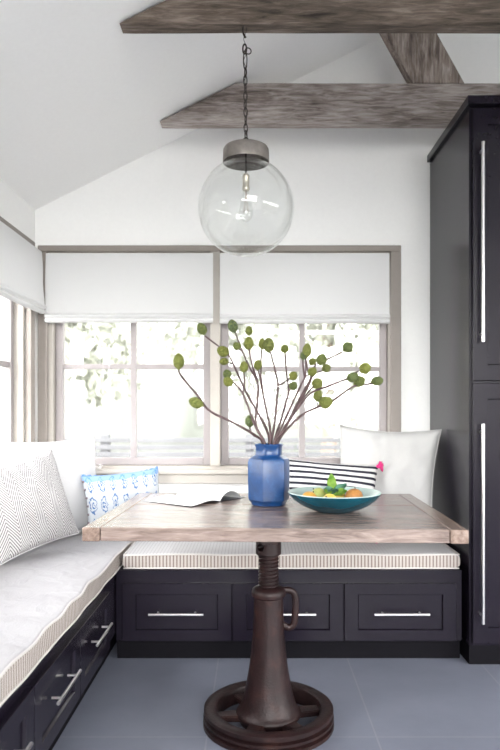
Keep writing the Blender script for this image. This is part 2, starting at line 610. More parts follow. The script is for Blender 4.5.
# window_1: the pair of casements in the back wall
w1 = spar(empty('window_1', (0, YB, 0)))
b = bmesh.new()
cy0, cy1 = -.034, .0
box(b, BX0 - .042, BX1 + .03, cy0, cy1, BZ1 - .012, BZ1 + .022, .004)
box(b, BX0 - .042, BX0 + .008, cy0, cy1, BZ0 - .02, BZ1 - .012, .004)
box(b, BX1 - .028, BX1 + .03, cy0, cy1, BZ0 - .02, BZ1 - .012, .004)
link('casing', b, 'casing', w1)
b = bmesh.new()
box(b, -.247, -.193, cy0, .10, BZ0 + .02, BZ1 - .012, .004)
link('mullion', b, 'sill_and_haze', w1)  # taupe post given the cream so its colour carries the window haze
b = bmesh.new()
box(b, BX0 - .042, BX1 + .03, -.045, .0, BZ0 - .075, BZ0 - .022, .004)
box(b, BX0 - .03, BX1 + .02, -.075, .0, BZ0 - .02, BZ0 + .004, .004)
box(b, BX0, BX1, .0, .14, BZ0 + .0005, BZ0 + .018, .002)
link('window_sill', b, 'sill_and_haze', w1)
b = bmesh.new()
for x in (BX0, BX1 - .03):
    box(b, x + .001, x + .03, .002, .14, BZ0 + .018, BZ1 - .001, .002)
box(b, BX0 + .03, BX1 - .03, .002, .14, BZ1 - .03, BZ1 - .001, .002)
link('jamb', b, 'sill_and_haze', w1)
sash(w1, BX0 + .031, -.249, BZ0 + .019, BZ1 - .032, .05, -.686, at(0, 366.5, YB + .06).z)
sash(w1, -.191, BX1 - .031, BZ0 + .019, BZ1 - .032, .05, .266, at(0, 369, YB + .06).z)
for x in (-.868, .58):
    b = bmesh.new()
    box(b, x - .02, x + .02, -.03, -.004, BZ0 + .004, BZ0 + .018, .004)
    tube(b, [(x, -.02, BZ0 + .012), (x + .012, -.035, BZ0 + .025), (x + .03, -.04, BZ0 + .022)], .005, 8)
    link('window_crank', b, 'steel', w1, smooth=40)

# window_2: casement in the left wall (local x runs towards the camera)
w2 = spar(empty('window_2', (XL, 0, 0), 0))
b = bmesh.new()
box(b, .0, .034, LY0 - .04, LY1 + .055, BZ1 - .012, BZ1 + .022, .004)
box(b, .0, .034, LY1 - .008, LY1 + .055, BZ0 - .02, BZ1 - .012, .004)
box(b, .0, .034, LY0 - .04, LY0 + .008, BZ0 - .02, BZ1 - .012, .004)
link('casing', b, 'casing', w2)
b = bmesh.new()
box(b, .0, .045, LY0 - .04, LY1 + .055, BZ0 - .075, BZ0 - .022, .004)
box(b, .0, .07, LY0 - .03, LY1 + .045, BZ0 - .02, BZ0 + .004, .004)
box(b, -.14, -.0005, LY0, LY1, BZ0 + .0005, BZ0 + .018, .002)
link('window_sill', b, 'sill_and_haze', w2)
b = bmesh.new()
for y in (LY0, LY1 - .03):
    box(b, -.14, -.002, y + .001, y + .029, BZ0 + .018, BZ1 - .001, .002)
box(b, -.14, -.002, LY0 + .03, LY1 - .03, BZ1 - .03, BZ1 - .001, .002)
link('jamb', b, 'sill_and_haze', w2)
ym = (LY0 + LY1) / 2
b = bmesh.new()
box(b, -.10, .034, ym - .027, ym + .027, BZ0 + .02, BZ1 - .012, .004)
link('mullion', b, 'casing', w2)
for ya, yb in ((LY0 + .031, ym - .029), (ym + .029, LY1 - .031)):
    hold = bmesh.new()
    frame_bars(hold, -yb, -ya, BZ0 + .019, BZ1 - .032, .042, .05, .095)
    s = link('sash', hold, 'sash', w2, rot=(0, 0, PI / 2))
    s.rotation_euler = (0, 0, -PI / 2)
    # local (x, y) -> world (y, -x): flip so depth goes outward
    s.scale = (1, -1, 1)
    me = s.data
    s.scale = (1, 1, 1)
    s.rotation_euler = (0, 0, 0)
    for v in me.vertices:
        x, y, z = v.co
        v.co = (-y, -x, z)
    me.flip_normals()
    b = bmesh.new()
    yc = (ya + yb) / 2
    box(b, -.09, -.055, yc - .016, yc + .016, BZ0 + .061, BZ1 - .074, .003)
    box(b, -.089, -.056, ya + .042, yb - .042, 1.38, 1.408, .003)
    link('muntin', b, 'sash', s)
    b = bmesh.new()
    box(b, -.074, -.07, ya + .042, yb - .042, BZ0 + .061, BZ1 - .074)
    link('pane', b, 'glass', s)

# window_3 and window_4: glazing behind the camera and in the far right wall
w3 = spar(empty('window_3', (0, YF, 0)))
for i in range(4):
    xa = RX0 + (RX1 - RX0) * i / 4
    xb = RX0 + (RX1 - RX0) * (i + 1) / 4
    b = bmesh.new()
    frame_bars(b, xa + .004, xb - .004, RZ0 + .002, RZ1 - .004, .06, -.10, -.05)
    s = link('sash', b, 'sash', w3)
    b = bmesh.new()
    box(b, xa + .064, xb - .064, -.078, -.074, RZ0 + .062, RZ1 - .064)
    link('pane', b, 'glass', s)
w5 = spar(empty('added_gable_window', (0, YF, 0)))  # unseen gable glazing, added to let in extra fill light
b = bmesh.new()
frame_bars(b, UX0 + .004, UX1 - .004, WZ + .004, UZ1 - .004, .06, -.10, -.05)
s = link('sash', b, 'sash', w5)
b = bmesh.new()
box(b, UX0 + .064, UX1 - .064, -.078, -.074, WZ + .064, UZ1 - .064)
link('pane', b, 'glass', s)
w4 = spar(empty('window_4', (XR, 0, 0)))
for i in range(3):
    ya = SY0 + (SY1 - SY0) * i / 3
    yb = SY0 + (SY1 - SY0) * (i + 1) / 3
    b = bmesh.new()
    for (p0, p1, q0, q1) in ((ya + .004, ya + .06, .504, 2.096), (yb - .06, yb - .004, .504, 2.096), (ya + .06, yb - .06, .504, .56), (ya + .06, yb - .06, 2.04, 2.096)):
        box(b, .05, .10, p0, p1, q0, q1, .004)
    s = link('sash', b, 'sash', w4)
    b = bmesh.new()
    box(b, .074, .078, ya + .06, yb - .06, .56, 2.04)
    link('pane', b, 'glass', s)

# ------------------------------------------------------------------ timber truss
def rough(o, amp=.004):
    for v in o.data.vertices:
        p = o.matrix_basis @ v.co
        v.co += Vector((noise.noise(p * 7), noise.noise(p * 7 + Vector((9, 3, 1))), noise.noise(p * 7 + Vector((1, 8, 4))))) * amp


def beam(name, y0, y1, z0, z1, x1, label, m):
    b = bmesh.new()
    gap = .004
    xa = XL + (z0 - WZ + gap) / SL + .01
    xb = XL + (z1 - WZ + gap) / SL + .01
    n = 60
    rows = [[], [], [], []]
    for i in range(n + 1):
        t = i / n
        lo = xa + (x1 - xa) * t
        hi = xb + (x1 - xb) * t
        for k, (x, y, z) in enumerate(((lo, y0, z0), (lo, y1, z0), (hi, y1, z1), (hi, y0, z1))):
            j = Vector((0, noise.noise(Vector((x * 4, k * 7., y))) * .0025, noise.noise(Vector((x * 3, k * 3., z + 5))) * .003))
            if t in (0, 1):
                j *= 0
            rows[k].append(b.verts.new(Vector((x, y, z)) + j))
    for k in range(4):
        a, c = rows[k], rows[(k + 1) % 4]
        for i in range(n):
            b.faces.new((a[i], a[i + 1], c[i + 1], c[i]))
    b.faces.new([rows[k][0] for k in range(4)])
    b.faces.new([rows[k][-1] for k in range(4)])
    bmesh.ops.recalc_face_normals(b, faces=list(b.faces))
    bmesh.ops.bevel(b, geom=[e for e in b.edges if e.is_manifold and e.calc_face_angle(0) > .6], offset=.004, segments=1, affect='EDGES')
    o = link(name, b, m)
    o['kind'] = 'thing'
    return tag(o, label, 'beam')


ZB = 2.612
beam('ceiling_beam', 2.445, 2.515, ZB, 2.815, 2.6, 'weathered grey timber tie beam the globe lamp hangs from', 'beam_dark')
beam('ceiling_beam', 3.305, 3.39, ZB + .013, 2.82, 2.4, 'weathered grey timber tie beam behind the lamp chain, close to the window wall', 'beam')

b = bmesh.new()
# slanted brace standing on the rear tie beam
zt = 2.822
def bx(px, y):
    return (px - VX) * y / F
xl0, xr0 = bx(412, 3.33), bx(463, 3.33)
sl = (bx(437, 3.33) - xr0) / ((HY - 35) * 3.33 / F - (HY - 82) * 3.33 / F)
def brz(x0):
    # where the brace edge meets the ceiling
    return (WZ + SL * (x0 - XL) - SL * sl * zt - .006) / (1 - SL * sl)
zl, zr_ = brz(xl0), brz(xr0)
prism(b, [(xl0, zt), (xr0, zt), (xr0 + sl * (zr_ - zt), zr_), (xl0 + sl * (zl - zt), zl)], 1, 3.31, 3.375)
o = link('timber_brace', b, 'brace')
# turn the grain along the brace
o['kind'] = 'thing'
tag(o, 'slanted weathered timber brace rising from the tie beam by the tall cabinet', 'beam')

# ------------------------------------------------------------------ cabinetry
def shaker(bm, w, h, stile, rail, d=.02, rec=.009):
    """door or drawer front facing -y; front at y=-d, back at y=0, centred on x, z from 0"""
    ox = [(-w / 2, 0), (w / 2, 0), (w / 2, h), (-w / 2, h)]
    ix = [(-w / 2 + stile, rail), (w / 2 - stile, rail), (w / 2 - stile, h - rail), (-w / 2 + stile, h - rail)]
    s2 = .004
    jx = [(-w / 2 + stile + s2, rail + s2), (w / 2 - stile - s2, rail + s2), (w / 2 - stile - s2, h - rail - s2), (-w / 2 + stile + s2, h - rail - s2)]
    e = .0015
    ex = [(-w / 2 + e, e), (w / 2 - e, e), (w / 2 - e, h - e), (-w / 2 + e, h - e)]
    L = [[bm.verts.new((x, 0, z)) for x, z in ox], [bm.verts.new((x, -d + e, z)) for x, z in ox], [bm.verts.new((x, -d, z)) for x, z in ex],
         [bm.verts.new((x, -d, z)) for x, z in ix], [bm.verts.new((x, -d + rec, z)) for x, z in jx]]
    for a, c in zip(L, L[1:]):
        for i in range(4):
            bm.faces.new((a[i], a[(i + 1) % 4], c[(i + 1) % 4], c[i]))
    bm.faces.new(L[-1])
    bm.faces.new(L[0][::-1])
    bmesh.ops.recalc_face_normals(bm, faces=list(bm.faces))


def bar_handle(parent, length, loc, vertical=False, r=.006, off=.032):
    b = bmesh.new()
    ax = Vector((0, 0, 1)) if vertical else Vector((1, 0, 0))
    tube(b, [ax * -length / 2 + Vector((0, -off, 0)), ax * length / 2 + Vector((0, -off, 0))], r, 14)
    for s in (-1, 1):
        p = ax * s * length * .34 if not vertical else ax * s * length * .46
        tube(b, [p, p + Vector((0, -off, 0))], r * .8, 10)
    return link('handle', b, 'steel', parent, smooth=50, loc=loc)


def drawer(parent, w, h, loc, rotz=0., lift=0.):
    b = bmesh.new()
    shaker(b, w, h, .062, .05)
    d = link('drawer', b, 'navy', parent, loc=loc, rot=(0, 0, rotz))
    bar_handle(d, .25, (0, -.02, h / 2 + lift), r=.0055)
    return d


BZ = .418
# back bench
YBF = 3.0
bb = tag(empty('storage_bench', (.17, YBF, 0)), 'dark navy storage bench with three drawers under the back window', 'bench')
b = bmesh.new()
box(b, -.642, .955, 0, .605, .092, BZ, .002)
link('bench_body', b, 'navy', bb, loc=(-.17, 0, 0))
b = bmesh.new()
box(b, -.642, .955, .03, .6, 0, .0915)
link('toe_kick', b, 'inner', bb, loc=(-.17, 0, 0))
for xa, xb in ((-.610, -.108), (-.102, .405), (.411, .925)):
    drawer(bb, xb - xa, .264, ((xa + xb) / 2 - .17, -.0005, .097))
# left bench
XBF = -.646
lb = tag(empty('storage_bench', (XBF, 2.0, 0)), 'dark navy storage bench running along the left wall', 'bench')
b = bmesh.new()
box(b, XL + .003, XBF, .7, 3.605, .122, BZ, .002)
link('bench_body', b, 'navy', lb, loc=(-XBF, -2.0, 0))
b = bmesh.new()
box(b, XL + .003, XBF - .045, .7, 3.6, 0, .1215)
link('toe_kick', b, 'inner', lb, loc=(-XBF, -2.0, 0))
for yc in (2.57, 2.085, 1.60, 1.115):
    drawer(lb, .478, .245, (.0005, yc - 2.0, .127), PI / 2, .022)

# tall cabinet
CX0, CX1, CYF = .970, 1.510, 2.945
tc = tag(empty('tall_cabinet', ((CX0 + CX1) / 2, CYF, 0)), 'tall dark navy pantry cabinet with long bar handles beside the window bench', 'cabinet')
cl = (-(CX0 + CX1) / 2, -CYF, 0)
b = bmesh.new()
box(b, CX0, CX1, CYF, YB - .004, .09, 2.528, .002)
link('carcass', b, 'navy', tc, loc=cl)
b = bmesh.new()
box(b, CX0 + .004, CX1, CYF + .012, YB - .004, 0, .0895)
link('toe_kick', b, 'inner', tc, loc=cl)
b = bmesh.new()
box(b, CX0 - .016, CX1 + .01, CYF - .035, YB - .004, 2.529, 2.568, .003)
link('cornice', b, 'navy', tc, loc=cl)
dw = CX1 - CX0 - .020
for z0, z1, hz, hl in ((1.290, 2.515, 1.905, .89), (.105, 1.278, .65, .89)):
    b = bmesh.new()
    shaker(b, dw, z1 - z0, .068, .07)
    d = link('door', b, 'navy', tc, loc=(0, -.0005, z0))
    bar_handle(d, hl, (-dw / 2 + .034, -.02, hz - z0), True, .0075, .036)

# ------------------------------------------------------------------ bench cushions
def cushion(name, length, depth, th, mats, axis, wav, label, loc):
    """box cushion: local x along its length, front at -y; boxing = mats[0], top = mats[1]"""
    r = .014
    prof = []
    def arc(cy, cz, a0, a1, k=5):
        for i in range(k + 1):
            a = a0 + (a1 - a0) * i / k
            prof.append((cy + r * math.cos(a), cz + r * math.sin(a)))
    arc(depth - r, r, -PI / 2, 0)
    arc(depth - r, th - r, 0, PI / 2)
    for i in range(1, 14):
        prof.append((depth - r - (depth - 2 * r) * i / 14, th))
    arc(r, th - r, PI / 2, PI)
    arc(r, r, PI, 1.5 * PI)
    n = int(length / .02)
    b = bmesh.new()
    rings = []
    def disp(x, y, z):
        front = max(0, 1 - y / .12)
        up = max(0., z / th)
        dz = (noise.noise(Vector((x * 2.2, y * 3, 1.3))) * .006 + noise.noise(Vector((x * 6, y * 2.5, 4.3))) * .004) * up * wav
        dz += front * up * wav * (.0035 * math.sin(x * 21 + 1.5 * math.sin(x * 5)) + .004 * math.sin(x * 9))
        dy = front * wav * (.010 * noise.noise(Vector((x * 4.5, z * 6, 7.1))) + .0035 * math.sin(x * 17 + 2 * math.sin(x * 4)) * up)
        crown = .006 * math.sin(PI * min(1, max(0, y / depth))) * up
        return y + dy, z + dz + crown
    for i in range(n + 1):
        x = length * (i / n - .5)
        e = min(i, n - i) / n * length
        q = 0 if e > r else r - math.sqrt(max(0, r * r - (r - e) ** 2))
        ring = []
        for y, z in prof:
            yy, zz = disp(x, y, z)
            zz = zz - q if z > th * .7 else (zz + q if z < th * .3 else zz)
            ring.append(b.verts.new((x, yy, max(0, zz))))
        rings.append(ring)
    m = len(prof)
    for a, c in zip(rings, rings[1:]):
        for k in range(m):
            f = b.faces.new((a[k], a[(k + 1) % m], c[(k + 1) % m], c[k]))
            z = sum(v.co.z for v in f.verts) / 4
            ys = [prof[k][0], prof[(k + 1) % m][0]]
            zs = [prof[k][1], prof[(k + 1) % m][1]]
            f.material_index = 1 if min(zs) > th - r * .6 else 0
    b.faces.new(rings[0]); b.faces.new(rings[-1])
    bmesh.ops.recalc_face_normals(b, faces=list(b.faces))
    o = link(name, b, mats, smooth=50)
    o.location = loc
    if axis == 1:
        o.rotation_euler = (0, 0, PI / 2)
    for zz in (th - .004, .006):
        b = bmesh.new()
        path = []
        k = int(length / .02)
        for i in range(k + 1):
            x = (length - .01) * (i / k - .5)
            y, z = disp(x, .001, zz)
            path.append((x, y - .001, max(.004, z)))
        if zz > .02:
            path = [(path[0][0], depth - .02, th - .003)] + [(path[0][0], depth * .5, th - .001)] + path + [(path[-1][0], depth * .5, th - .001), (path[-1][0], depth - .02, th - .003)]
        tube(b, path, .0038, 8)
        link('piping', b, 'pipe', o, smooth=True)
    return tag(o, label, 'cushion')


cushion('bench_cushion', 1.560, .60, .072, ['tick_x', 'top_x'], 0, .35,
        'cream ticking-striped box cushion on the bench under the back window', (.168, YBF + .004, BZ + .0015))
# the left cushion is turned a quarter: its local x is world y
cushion('bench_cushion', 2.86, .588, .078, ['tick_x', 'top_y'], 1, 1.0,
        'long pale striped box cushion with a wavy edge on the left bench', (XBF + .018, 2.165, BZ + .0015))

# ------------------------------------------------------------------ pillows
def pillow_mesh(w, h, t, pinch=.07, seed=0, wr=.008, n=36):
    b = bmesh.new()
    uvl = b.loops.layers.uv.new('UVMap')
    sides = {}
    def pt(u, v, s):
        prof = max(0., (1 - abs(u) ** 2.6)) ** .55 * max(0., (1 - abs(v) ** 2.6)) ** .55
        x = w / 2 * u * (1 - pinch * (1 - v * v) * abs(u))
        z = h / 2 * v * (1 - pinch * (1 - u * u) * abs(v))
        nz = noise.noise(Vector((u * 2.1 + seed, v * 2.1, s * 3.))) + .5 * noise.noise(Vector((u * 5 + seed, v * 5, s * 5.)))
        rad = max(abs(u), abs(v))
        # creases running in from the corners
        cr = math.sin((math.atan2(v, u)) * 14 + seed) * .5 * rad ** 3 * prof
        y = -s * (t / 2 * prof + wr * nz * prof ** .5 + wr * .6 * cr)
        return Vector((x, y, z + h / 2))
    for s in (1, -1):
        g = {}
        for i in range(n + 1):
            for j in range(n + 1):
                u, v = -1 + 2 * i / n, -1 + 2 * j / n
                border = i in (0, n) or j in (0, n)
                if border and s == -1:
                    g[i, j] = sides[i, j]
                else:
                    g[i, j] = b.verts.new(pt(u, v, s))
                if border and s == 1:
                    sides[i, j] = g[i, j]
        for i in range(n):
            for j in range(n):
                vs = [(i, j), (i + 1, j), (i + 1, j + 1), (i, j + 1)]
                if s == -1:
                    vs = vs[::-1]
                f = b.faces.new([g[q] for q in vs])
                for lp, q in zip(f.loops, vs):
                    lp[uvl].uv = (q[0] / n, q[1] / n)
    return b


def pillow(w, h, t, m, loc, yaw, lean, roll, label, seed=0, name='throw_pillow', pinch=.07, wr=.008, pipe=None):
    o = link(name, pillow_mesh(w, h, t, pinch, seed, wr), m, smooth=True)
    o.rotation_mode = 'YXZ'
    o.rotation_euler = (-R(lean), R(roll), R(yaw))
    o.location = loc
    tag(o, label, 'pillow')
    if pipe:
        b = bmesh.new()
        path = []
        for k in range(80):
            q = k / 80 * 4
            s, f = int(q), q - int(q)
            u, v = [(-1 + 2 * f, -1), (1, -1 + 2 * f), (1 - 2 * f, 1), (-1, 1 - 2 * f)][s]
            path.append((w / 2 * u * (1 - pinch * (1 - v * v) * abs(u)), 0, h / 2 * v * (1 - pinch * (1 - u * u) * abs(v)) + h / 2))
        tube(b, path, .003, 6, closed=True)
        link('piping', b, pipe, o, smooth=True)
    return o


ZC = BZ + .0015 + .0785
pillow(.65, .505, .155, 'white_cloth', (-1.005, 3.272, ZC + .01), 60, 5, 0,
       'large plain white pillow in the window corner behind the herringbone pillow', 3, pipe='white_cloth')
pillow(.44, .42, .16, 'herring', (-.950, 2.89, ZC + .044), 55, 16, -9,
       'white pillow with a dark herringbone weave on the left bench', 11, pipe='white_cloth')
ik = pillow(.41, .315, .12, 'ikat', (-.655, 3.35, ZC + .030), 24, 13, -4,
            'small blue and white block-printed pillow by the window sill', 21, wr=.005)
for k in range(7):
    b = bmesh.new()
    bmesh.ops.create_icosphere(b, subdivisions=2, radius=.007)
    link('edge_knot', b, 'dot', ik, smooth=True, loc=(-.198 + .012 * math.sin(PI * k / 6), -.006, .03 + k * .042))
b = bmesh.new()
path = [(-.2 + .4 * i / 40, -.002, .315 - .022 * (1 - (2 * i / 40 - 1) ** 2) + .004 * math.sin(i * 2.1)) for i in range(41)]
tube(b, path, lambda t: .006, 8)
link('braid_trim', b, 'bluetrim', ik, smooth=True)

st = pillow(.54, .375, .14, 'stripe', (.325, 3.215, ZC + .045), -2, 19, 5,
            'white lumbar pillow with navy stripes and pink tassels behind the bowl', 31, pinch=.06, wr=.007)
def tassel(x, z, dx, dz, seed):
    rr = random.Random(seed)
    b = bmesh.new()
    bmesh.ops.create_icosphere(b, subdivisions=2, radius=.010, matrix=Matrix.Translation((x, -.004, z)))
    for k in range(36):
        a = rr.uniform(-1.1, 1.1)
        d = Vector((dx, rr.uniform(-.5, .3), dz)).normalized()
        d = (Matrix.Rotation(a, 3, 'Y') @ d + Vector((0, rr.uniform(-.4, .4), 0))).normalized()
        p = Vector((x, -.004, z))
        L = rr.uniform(.022, .036)
        tube(b, [p, p + d * L * .6 + Vector((0, 0, .002)), p + d * L + Vector((0, 0, -.003))], .0028, 5)
    link('tassel', b, 'pink', st, smooth=True)
tassel(.268, .369, 1, .25, 4)
tassel(-.268, .369, -1, .25, 5)
tassel(.262, .012, .4, -.05, 6)
tassel(-.262, .012, -1, -.05, 7)

pillow(.55, .56, .20, 'cream_cloth', (.655, 3.39, ZC + .016), -27, 9, 2,
       'large crumpled off-white pillow in the corner against the tall cabinet', 44, wr=.026, pinch=.10, pipe='cream_cloth')

# ------------------------------------------------------------------ roman blinds
def blind(width, drop, loc, rotz, label, seed):
    b = bmesh.new()
    prof = []
    for i in range(25):
        t = i / 24
        prof.append((-.004 - .010 * t + .002 * math.sin(t * 8 + seed), -t * (drop - .05)))
    zb = -(drop - .05)
    for k in range(2):
        for i in range(1, 9):
            a = i / 8 * PI
            prof.append((-.014 - .016 * math.sin(a) * (1 if k == 0 else .75), zb - .003 - k * .024 - .024 * i / 8))
    back = [(y + .004, z) for y, z in prof[::-1]]
    back = [(.004 if True else y, z) for y, z in back]
    full = prof + back
    n = 48
    rings = []
    for i in range(n + 1):
        x = width * (i / n - .5)
        ring = []
        for j, (y, z) in enumerate(full):
            dy = noise.noise(Vector((x * 3 + seed, z * 3, 0))) * .008 + noise.noise(Vector((x * 8 - z * 5 + seed, z * 3, 2))) * .004
            dz = noise.noise(Vector((x * 2.5, seed, 0))) * .006 * max(0, (-z - drop * .6) / drop)
            if j >= len(prof):
                dy = 0
            k = .35 + .65 * min(1., -z / .1)
            ring.append(b.verts.new((x, y + dy * k, z + dz)))
        rings.append(ring)
    m = len(full)
    for a, c in zip(rings, rings[1:]):
        for k in range(m):
            b.faces.new((a[k], a[(k + 1) % m], c[(k + 1) % m], c[k]))
    b.faces.new(rings[0]); b.faces.new(rings[-1])
    bmesh.ops.recalc_face_normals(b, faces=list(b.faces))
    o = link('roman_blind', b, 'blind', smooth=45, loc=loc, rot=(0, 0, rotz))
    tag(o, label, 'blind')
    b = bmesh.new()
    box(b, -width / 2 + .002, width / 2 - .002, .005, .028, -.025, .004, .002)
    link('head_rail', b, 'wall', o)
    return o


yb_ = YB - .072
zb_top = at(0, 253.5, yb_).z
def bxx(px):
    return (px - VX) * yb_ / F
blind(bxx(213) - bxx(46), zb_top - at(0, 322, yb_ - .02).z, ((bxx(213) + bxx(46)) / 2, yb_, zb_top), 0, 'white roman blind over the left half of the back window', 1.)
blind(bxx(389) - bxx(220), zb_top - at(0, 323, yb_ - .02).z, ((bxx(389) + bxx(220)) / 2, yb_, zb_top), 0, 'white roman blind over the right half of the back window, beside the cabinet', 5.)
blind(1.90, zb_top - 1.675, (XL + .072, 3.50 - .95, zb_top), PI / 2, 'white roman blind hanging on the left wall window', 9.)

# ------------------------------------------------------------------ dining table
TZ, TTH = .76, .046
TX, TYF, TW, TD = .062, 2.175, 1.294, .93
rotT = R(-1.9)
PX, PY = .050, 2.405
tb = tag(empty('dining_table', (PX, PY, 0)), 'reclaimed wood table on a rusty cast-iron crank pedestal with a wheel base', 'table')
def tpt(x, y, z):
    return Vector((x - PX, y - PY, z))
# plank top, rotated slightly about its front centre
b = bmesh.new()
widths = [.175, .20, .18, .20, .175]
y = 0.
for k, wd in enumerate(widths):
    box(b, -TW / 2 + .062, TW / 2 - .062, y + .0012, y + wd - .0012, TZ - TTH + .001 * (k % 2), TZ - .0006 * ((k * 7) % 3), .003, 2)
    y += wd
box(b, -TW / 2 + .0625, TW / 2 - .0625, .004, TD - .004, TZ - TTH + .004, TZ - .006)
o = link('tabletop', b, 'table', tb, loc=tpt(TX, TYF, 0), rot=(0, 0, rotT))
for s in (-1, 1):
    b = bmesh.new()
    x0, x1 = (-TW / 2, -TW / 2 + .0605) if s < 0 else (TW / 2 - .0605, TW / 2)
    box(b, x0, x1, -.003, TD + .003, TZ - TTH - .001, TZ - .0003, .004, 2)
    link('end_board', b, 'tableend', tb, loc=tpt(TX, TYF, 0), rot=(0, 0, rotT))
# iron mounting plate and jack head
b = bmesh.new()
box(b, -.15, .15, -.15, .15, TZ - TTH - .014, TZ - TTH - .002, .003)
box(b, -.03, .03, -.13, .42, TZ - TTH - .030, TZ - TTH - .014, .003)
link('mounting_plate', b, 'iron', tb)


def bool_cut(bm, cutter):
    a = bpy.data.meshes.new('a'); bm.to_mesh(a); bm.free()
    c = bpy.data.meshes.new('c'); cutter.to_mesh(c); cutter.free()
    oa, oc = bpy.data.objects.new('a', a), bpy.data.objects.new('c', c)
    COL.objects.link(oa); COL.objects.link(oc)
    md = oa.modifiers.new('b', 'BOOLEAN')
    md.operation, md.object, md.solver = 'DIFFERENCE', oc, 'EXACT'
    dg = bpy.context.evaluated_depsgraph_get()
    res = bpy.data.meshes.new_from_object(oa.evaluated_get(dg))
    out = bmesh.new(); out.from_mesh(res)
    for q in (oa, oc):
        bpy.data.objects.remove(q)
    for q in (a, c, res):
        bpy.data.meshes.remove(q)
    return out


kp = PY / F
def zz(py):
    return H + (HY - py) * kp
b = bmesh.new()
zh0, zh1 = zz(555), TZ - TTH - .0305
lathe(b, [(0, zh0), (.040, zh0), (.047, zh0 + .006), (.047, zh1 - .004), (.044, zh1), (0, zh1)], 32)
c = bmesh.new()
hole_z = zz(545.5)
bmesh.ops.create_cone(c, cap_ends=True, segments=24, radius1=.015, radius2=.015, depth=.2, matrix=Matrix.Translation((-.016, 0, hole_z)) @ Matrix.Rotation(R(-22), 4, 'Z') @ Matrix.Rotation(PI / 2, 4, 'X'))
b = bool_cut(b, c)
link('jack_head', b, 'iron', tb, smooth=35)
# threaded screw
b = bmesh.new()
zs0, zs1 = zz(592), zh0 + .002
n, m = 40, 150
pitch, r0 = .0135, .0315
grid = []
for j in range(m + 1):
    z = zs0 + (zs1 - zs0) * j / m
    row = []
    for i in range(n):
        q = (z / pitch - i / n) % 1.
        tr = max(0., min(1., (abs(q - .5) * 2 - .2) / .5))
        r = r0 + .0065 * tr
        row.append(b.verts.new((r * math.cos(2 * PI * i / n), r * math.sin(2 * PI * i / n), z)))
    grid.append(row)
for a, c in zip(grid, grid[1:]):
    for i in range(n):
        b.faces.new((a[i], a[(i + 1) % n], c[(i + 1) % n], c[i]))
b.faces.new(grid[0][::-1]); b.faces.new(grid[-1])
bmesh.ops.recalc_face_normals(b, faces=list(b.faces))
link('screw', b, 'iron', tb, smooth=True)
# flared column
def kx(wpx):
    return wpx / 2 * kp
b = bmesh.new()
prof = [(0, .03), (.116, .03), (.120, .035), (.120, .044), (.114, .050)]
for py, wpx in ((706, 57), (700, 53), (691, 47.5), (682, 44), (672, 40.5), (664, 38), (652, 35), (635, 31.8), (615, 30)):
    prof.append((kx(wpx), zz(py) + .0))
zc = zz(597)
prof += [(kx(29), zc), (kx(33.5), zc + .006), (kx(34.5), zc + .018), (kx(33), zc + .030), (kx(27), zc + .037), (kx(23), zc + .041), (0, zc + .041)]
lathe(b, prof, 56)
link('column', b, 'iron', tb, smooth=45)
# D handle on the right flank
b = bmesh.new()
xr = kx(31)
z1_, z0_ = zz(591), zz(627)
tube(b, spline([(xr - .016, 0, z1_ + .002), (xr + .022, 0, z1_ + .002), (xr + .040, 0, z1_ - .018), (xr + .042, 0, (z0_ + z1_) / 2), (xr + .036, 0, z0_ + .012),
                (xr + .016, 0, z0_ - .002), (xr - .008, 0, z0_ + .012)], 7), .0095, 10, flat=1.35)
link('handle', b, 'iron', tb, smooth=True)
# spoked pulley wheel lying flat
RW, HW = .238, .066
b = bmesh.new()
lathe(b, [(RW - .05, .006), (RW - .05, .050), (RW - .045, HW - .004), (RW - .038, HW), (RW - .006, HW), (RW, HW - .004), (RW, .049), (RW - .012, .045), (RW - .012, .040),
          (RW + .002, .036), (RW + .002, .027), (RW - .012, .023), (RW - .012, .018), (RW + .003, .014), (RW + .003, .002), (RW - .004, 0), (RW - .044, 0)], 96, close=True)
link('wheel_rim', b, 'iron', tb, smooth=35)
b = bmesh.new()
lathe(b, [(0, 0.002), (.10, .002), (.105, .008), (.105, .030), (0, .0302)], 48)
link('wheel_hub', b, 'iron', tb, smooth=35)
for k in range(6):
    a = R(8) + k * PI / 3
    b = bmesh.new()
    prism(b, [(.100, -.030), (RW - .048, -.022), (RW - .048, .022), (.100, .030)], 2, .022, .044)
    bmesh.ops.bevel(b, geom=list(b.edges), offset=.003, segments=2, affect='EDGES')
    link('spoke', b, 'iron', tb, rot=(0, 0, a))

# ------------------------------------------------------------------ vase with pod branches
VXc, VYc = .058, 2.725
vs = bmesh.new()
def hexring(bm, r, z, a0=R(-90 - 17.5), corner=.16, n=6):
    """hexagon with softened corners"""
    pts = []
    for i in range(n):
        p0 = Vector((math.cos(a0 + (i - 1) * 2 * PI / n), math.sin(a0 + (i - 1) * 2 * PI / n), 0)) * r
        p1 = Vector((math.cos(a0 + i * 2 * PI / n), math.sin(a0 + i * 2 * PI / n), 0)) * r
        p2 = Vector((math.cos(a0 + (i + 1) * 2 * PI / n), math.sin(a0 + (i + 1) * 2 * PI / n), 0)) * r
        a, c = p1.lerp(p0, corner), p1.lerp(p2, corner)
        for t in (0., .33, .67, 1.):
            q = a.lerp(p1, t).lerp(p1.lerp(c, t), t)
            pts.append(q)
    return [bm.verts.new((q.x, q.y, z)) for q in pts]
def circ_like(bm, r, z, a0=R(-90 - 17.5), n=6):
    tmp = bmesh.new()
    ring = hexring(tmp, 1., 0.)
    out = []
    for v in ring:
        d = Vector((v.co.x, v.co.y)).normalized() * r
        out.append(bm.verts.new((d.x, d.y, z)))
    tmp.free()
    return out
HV = .256
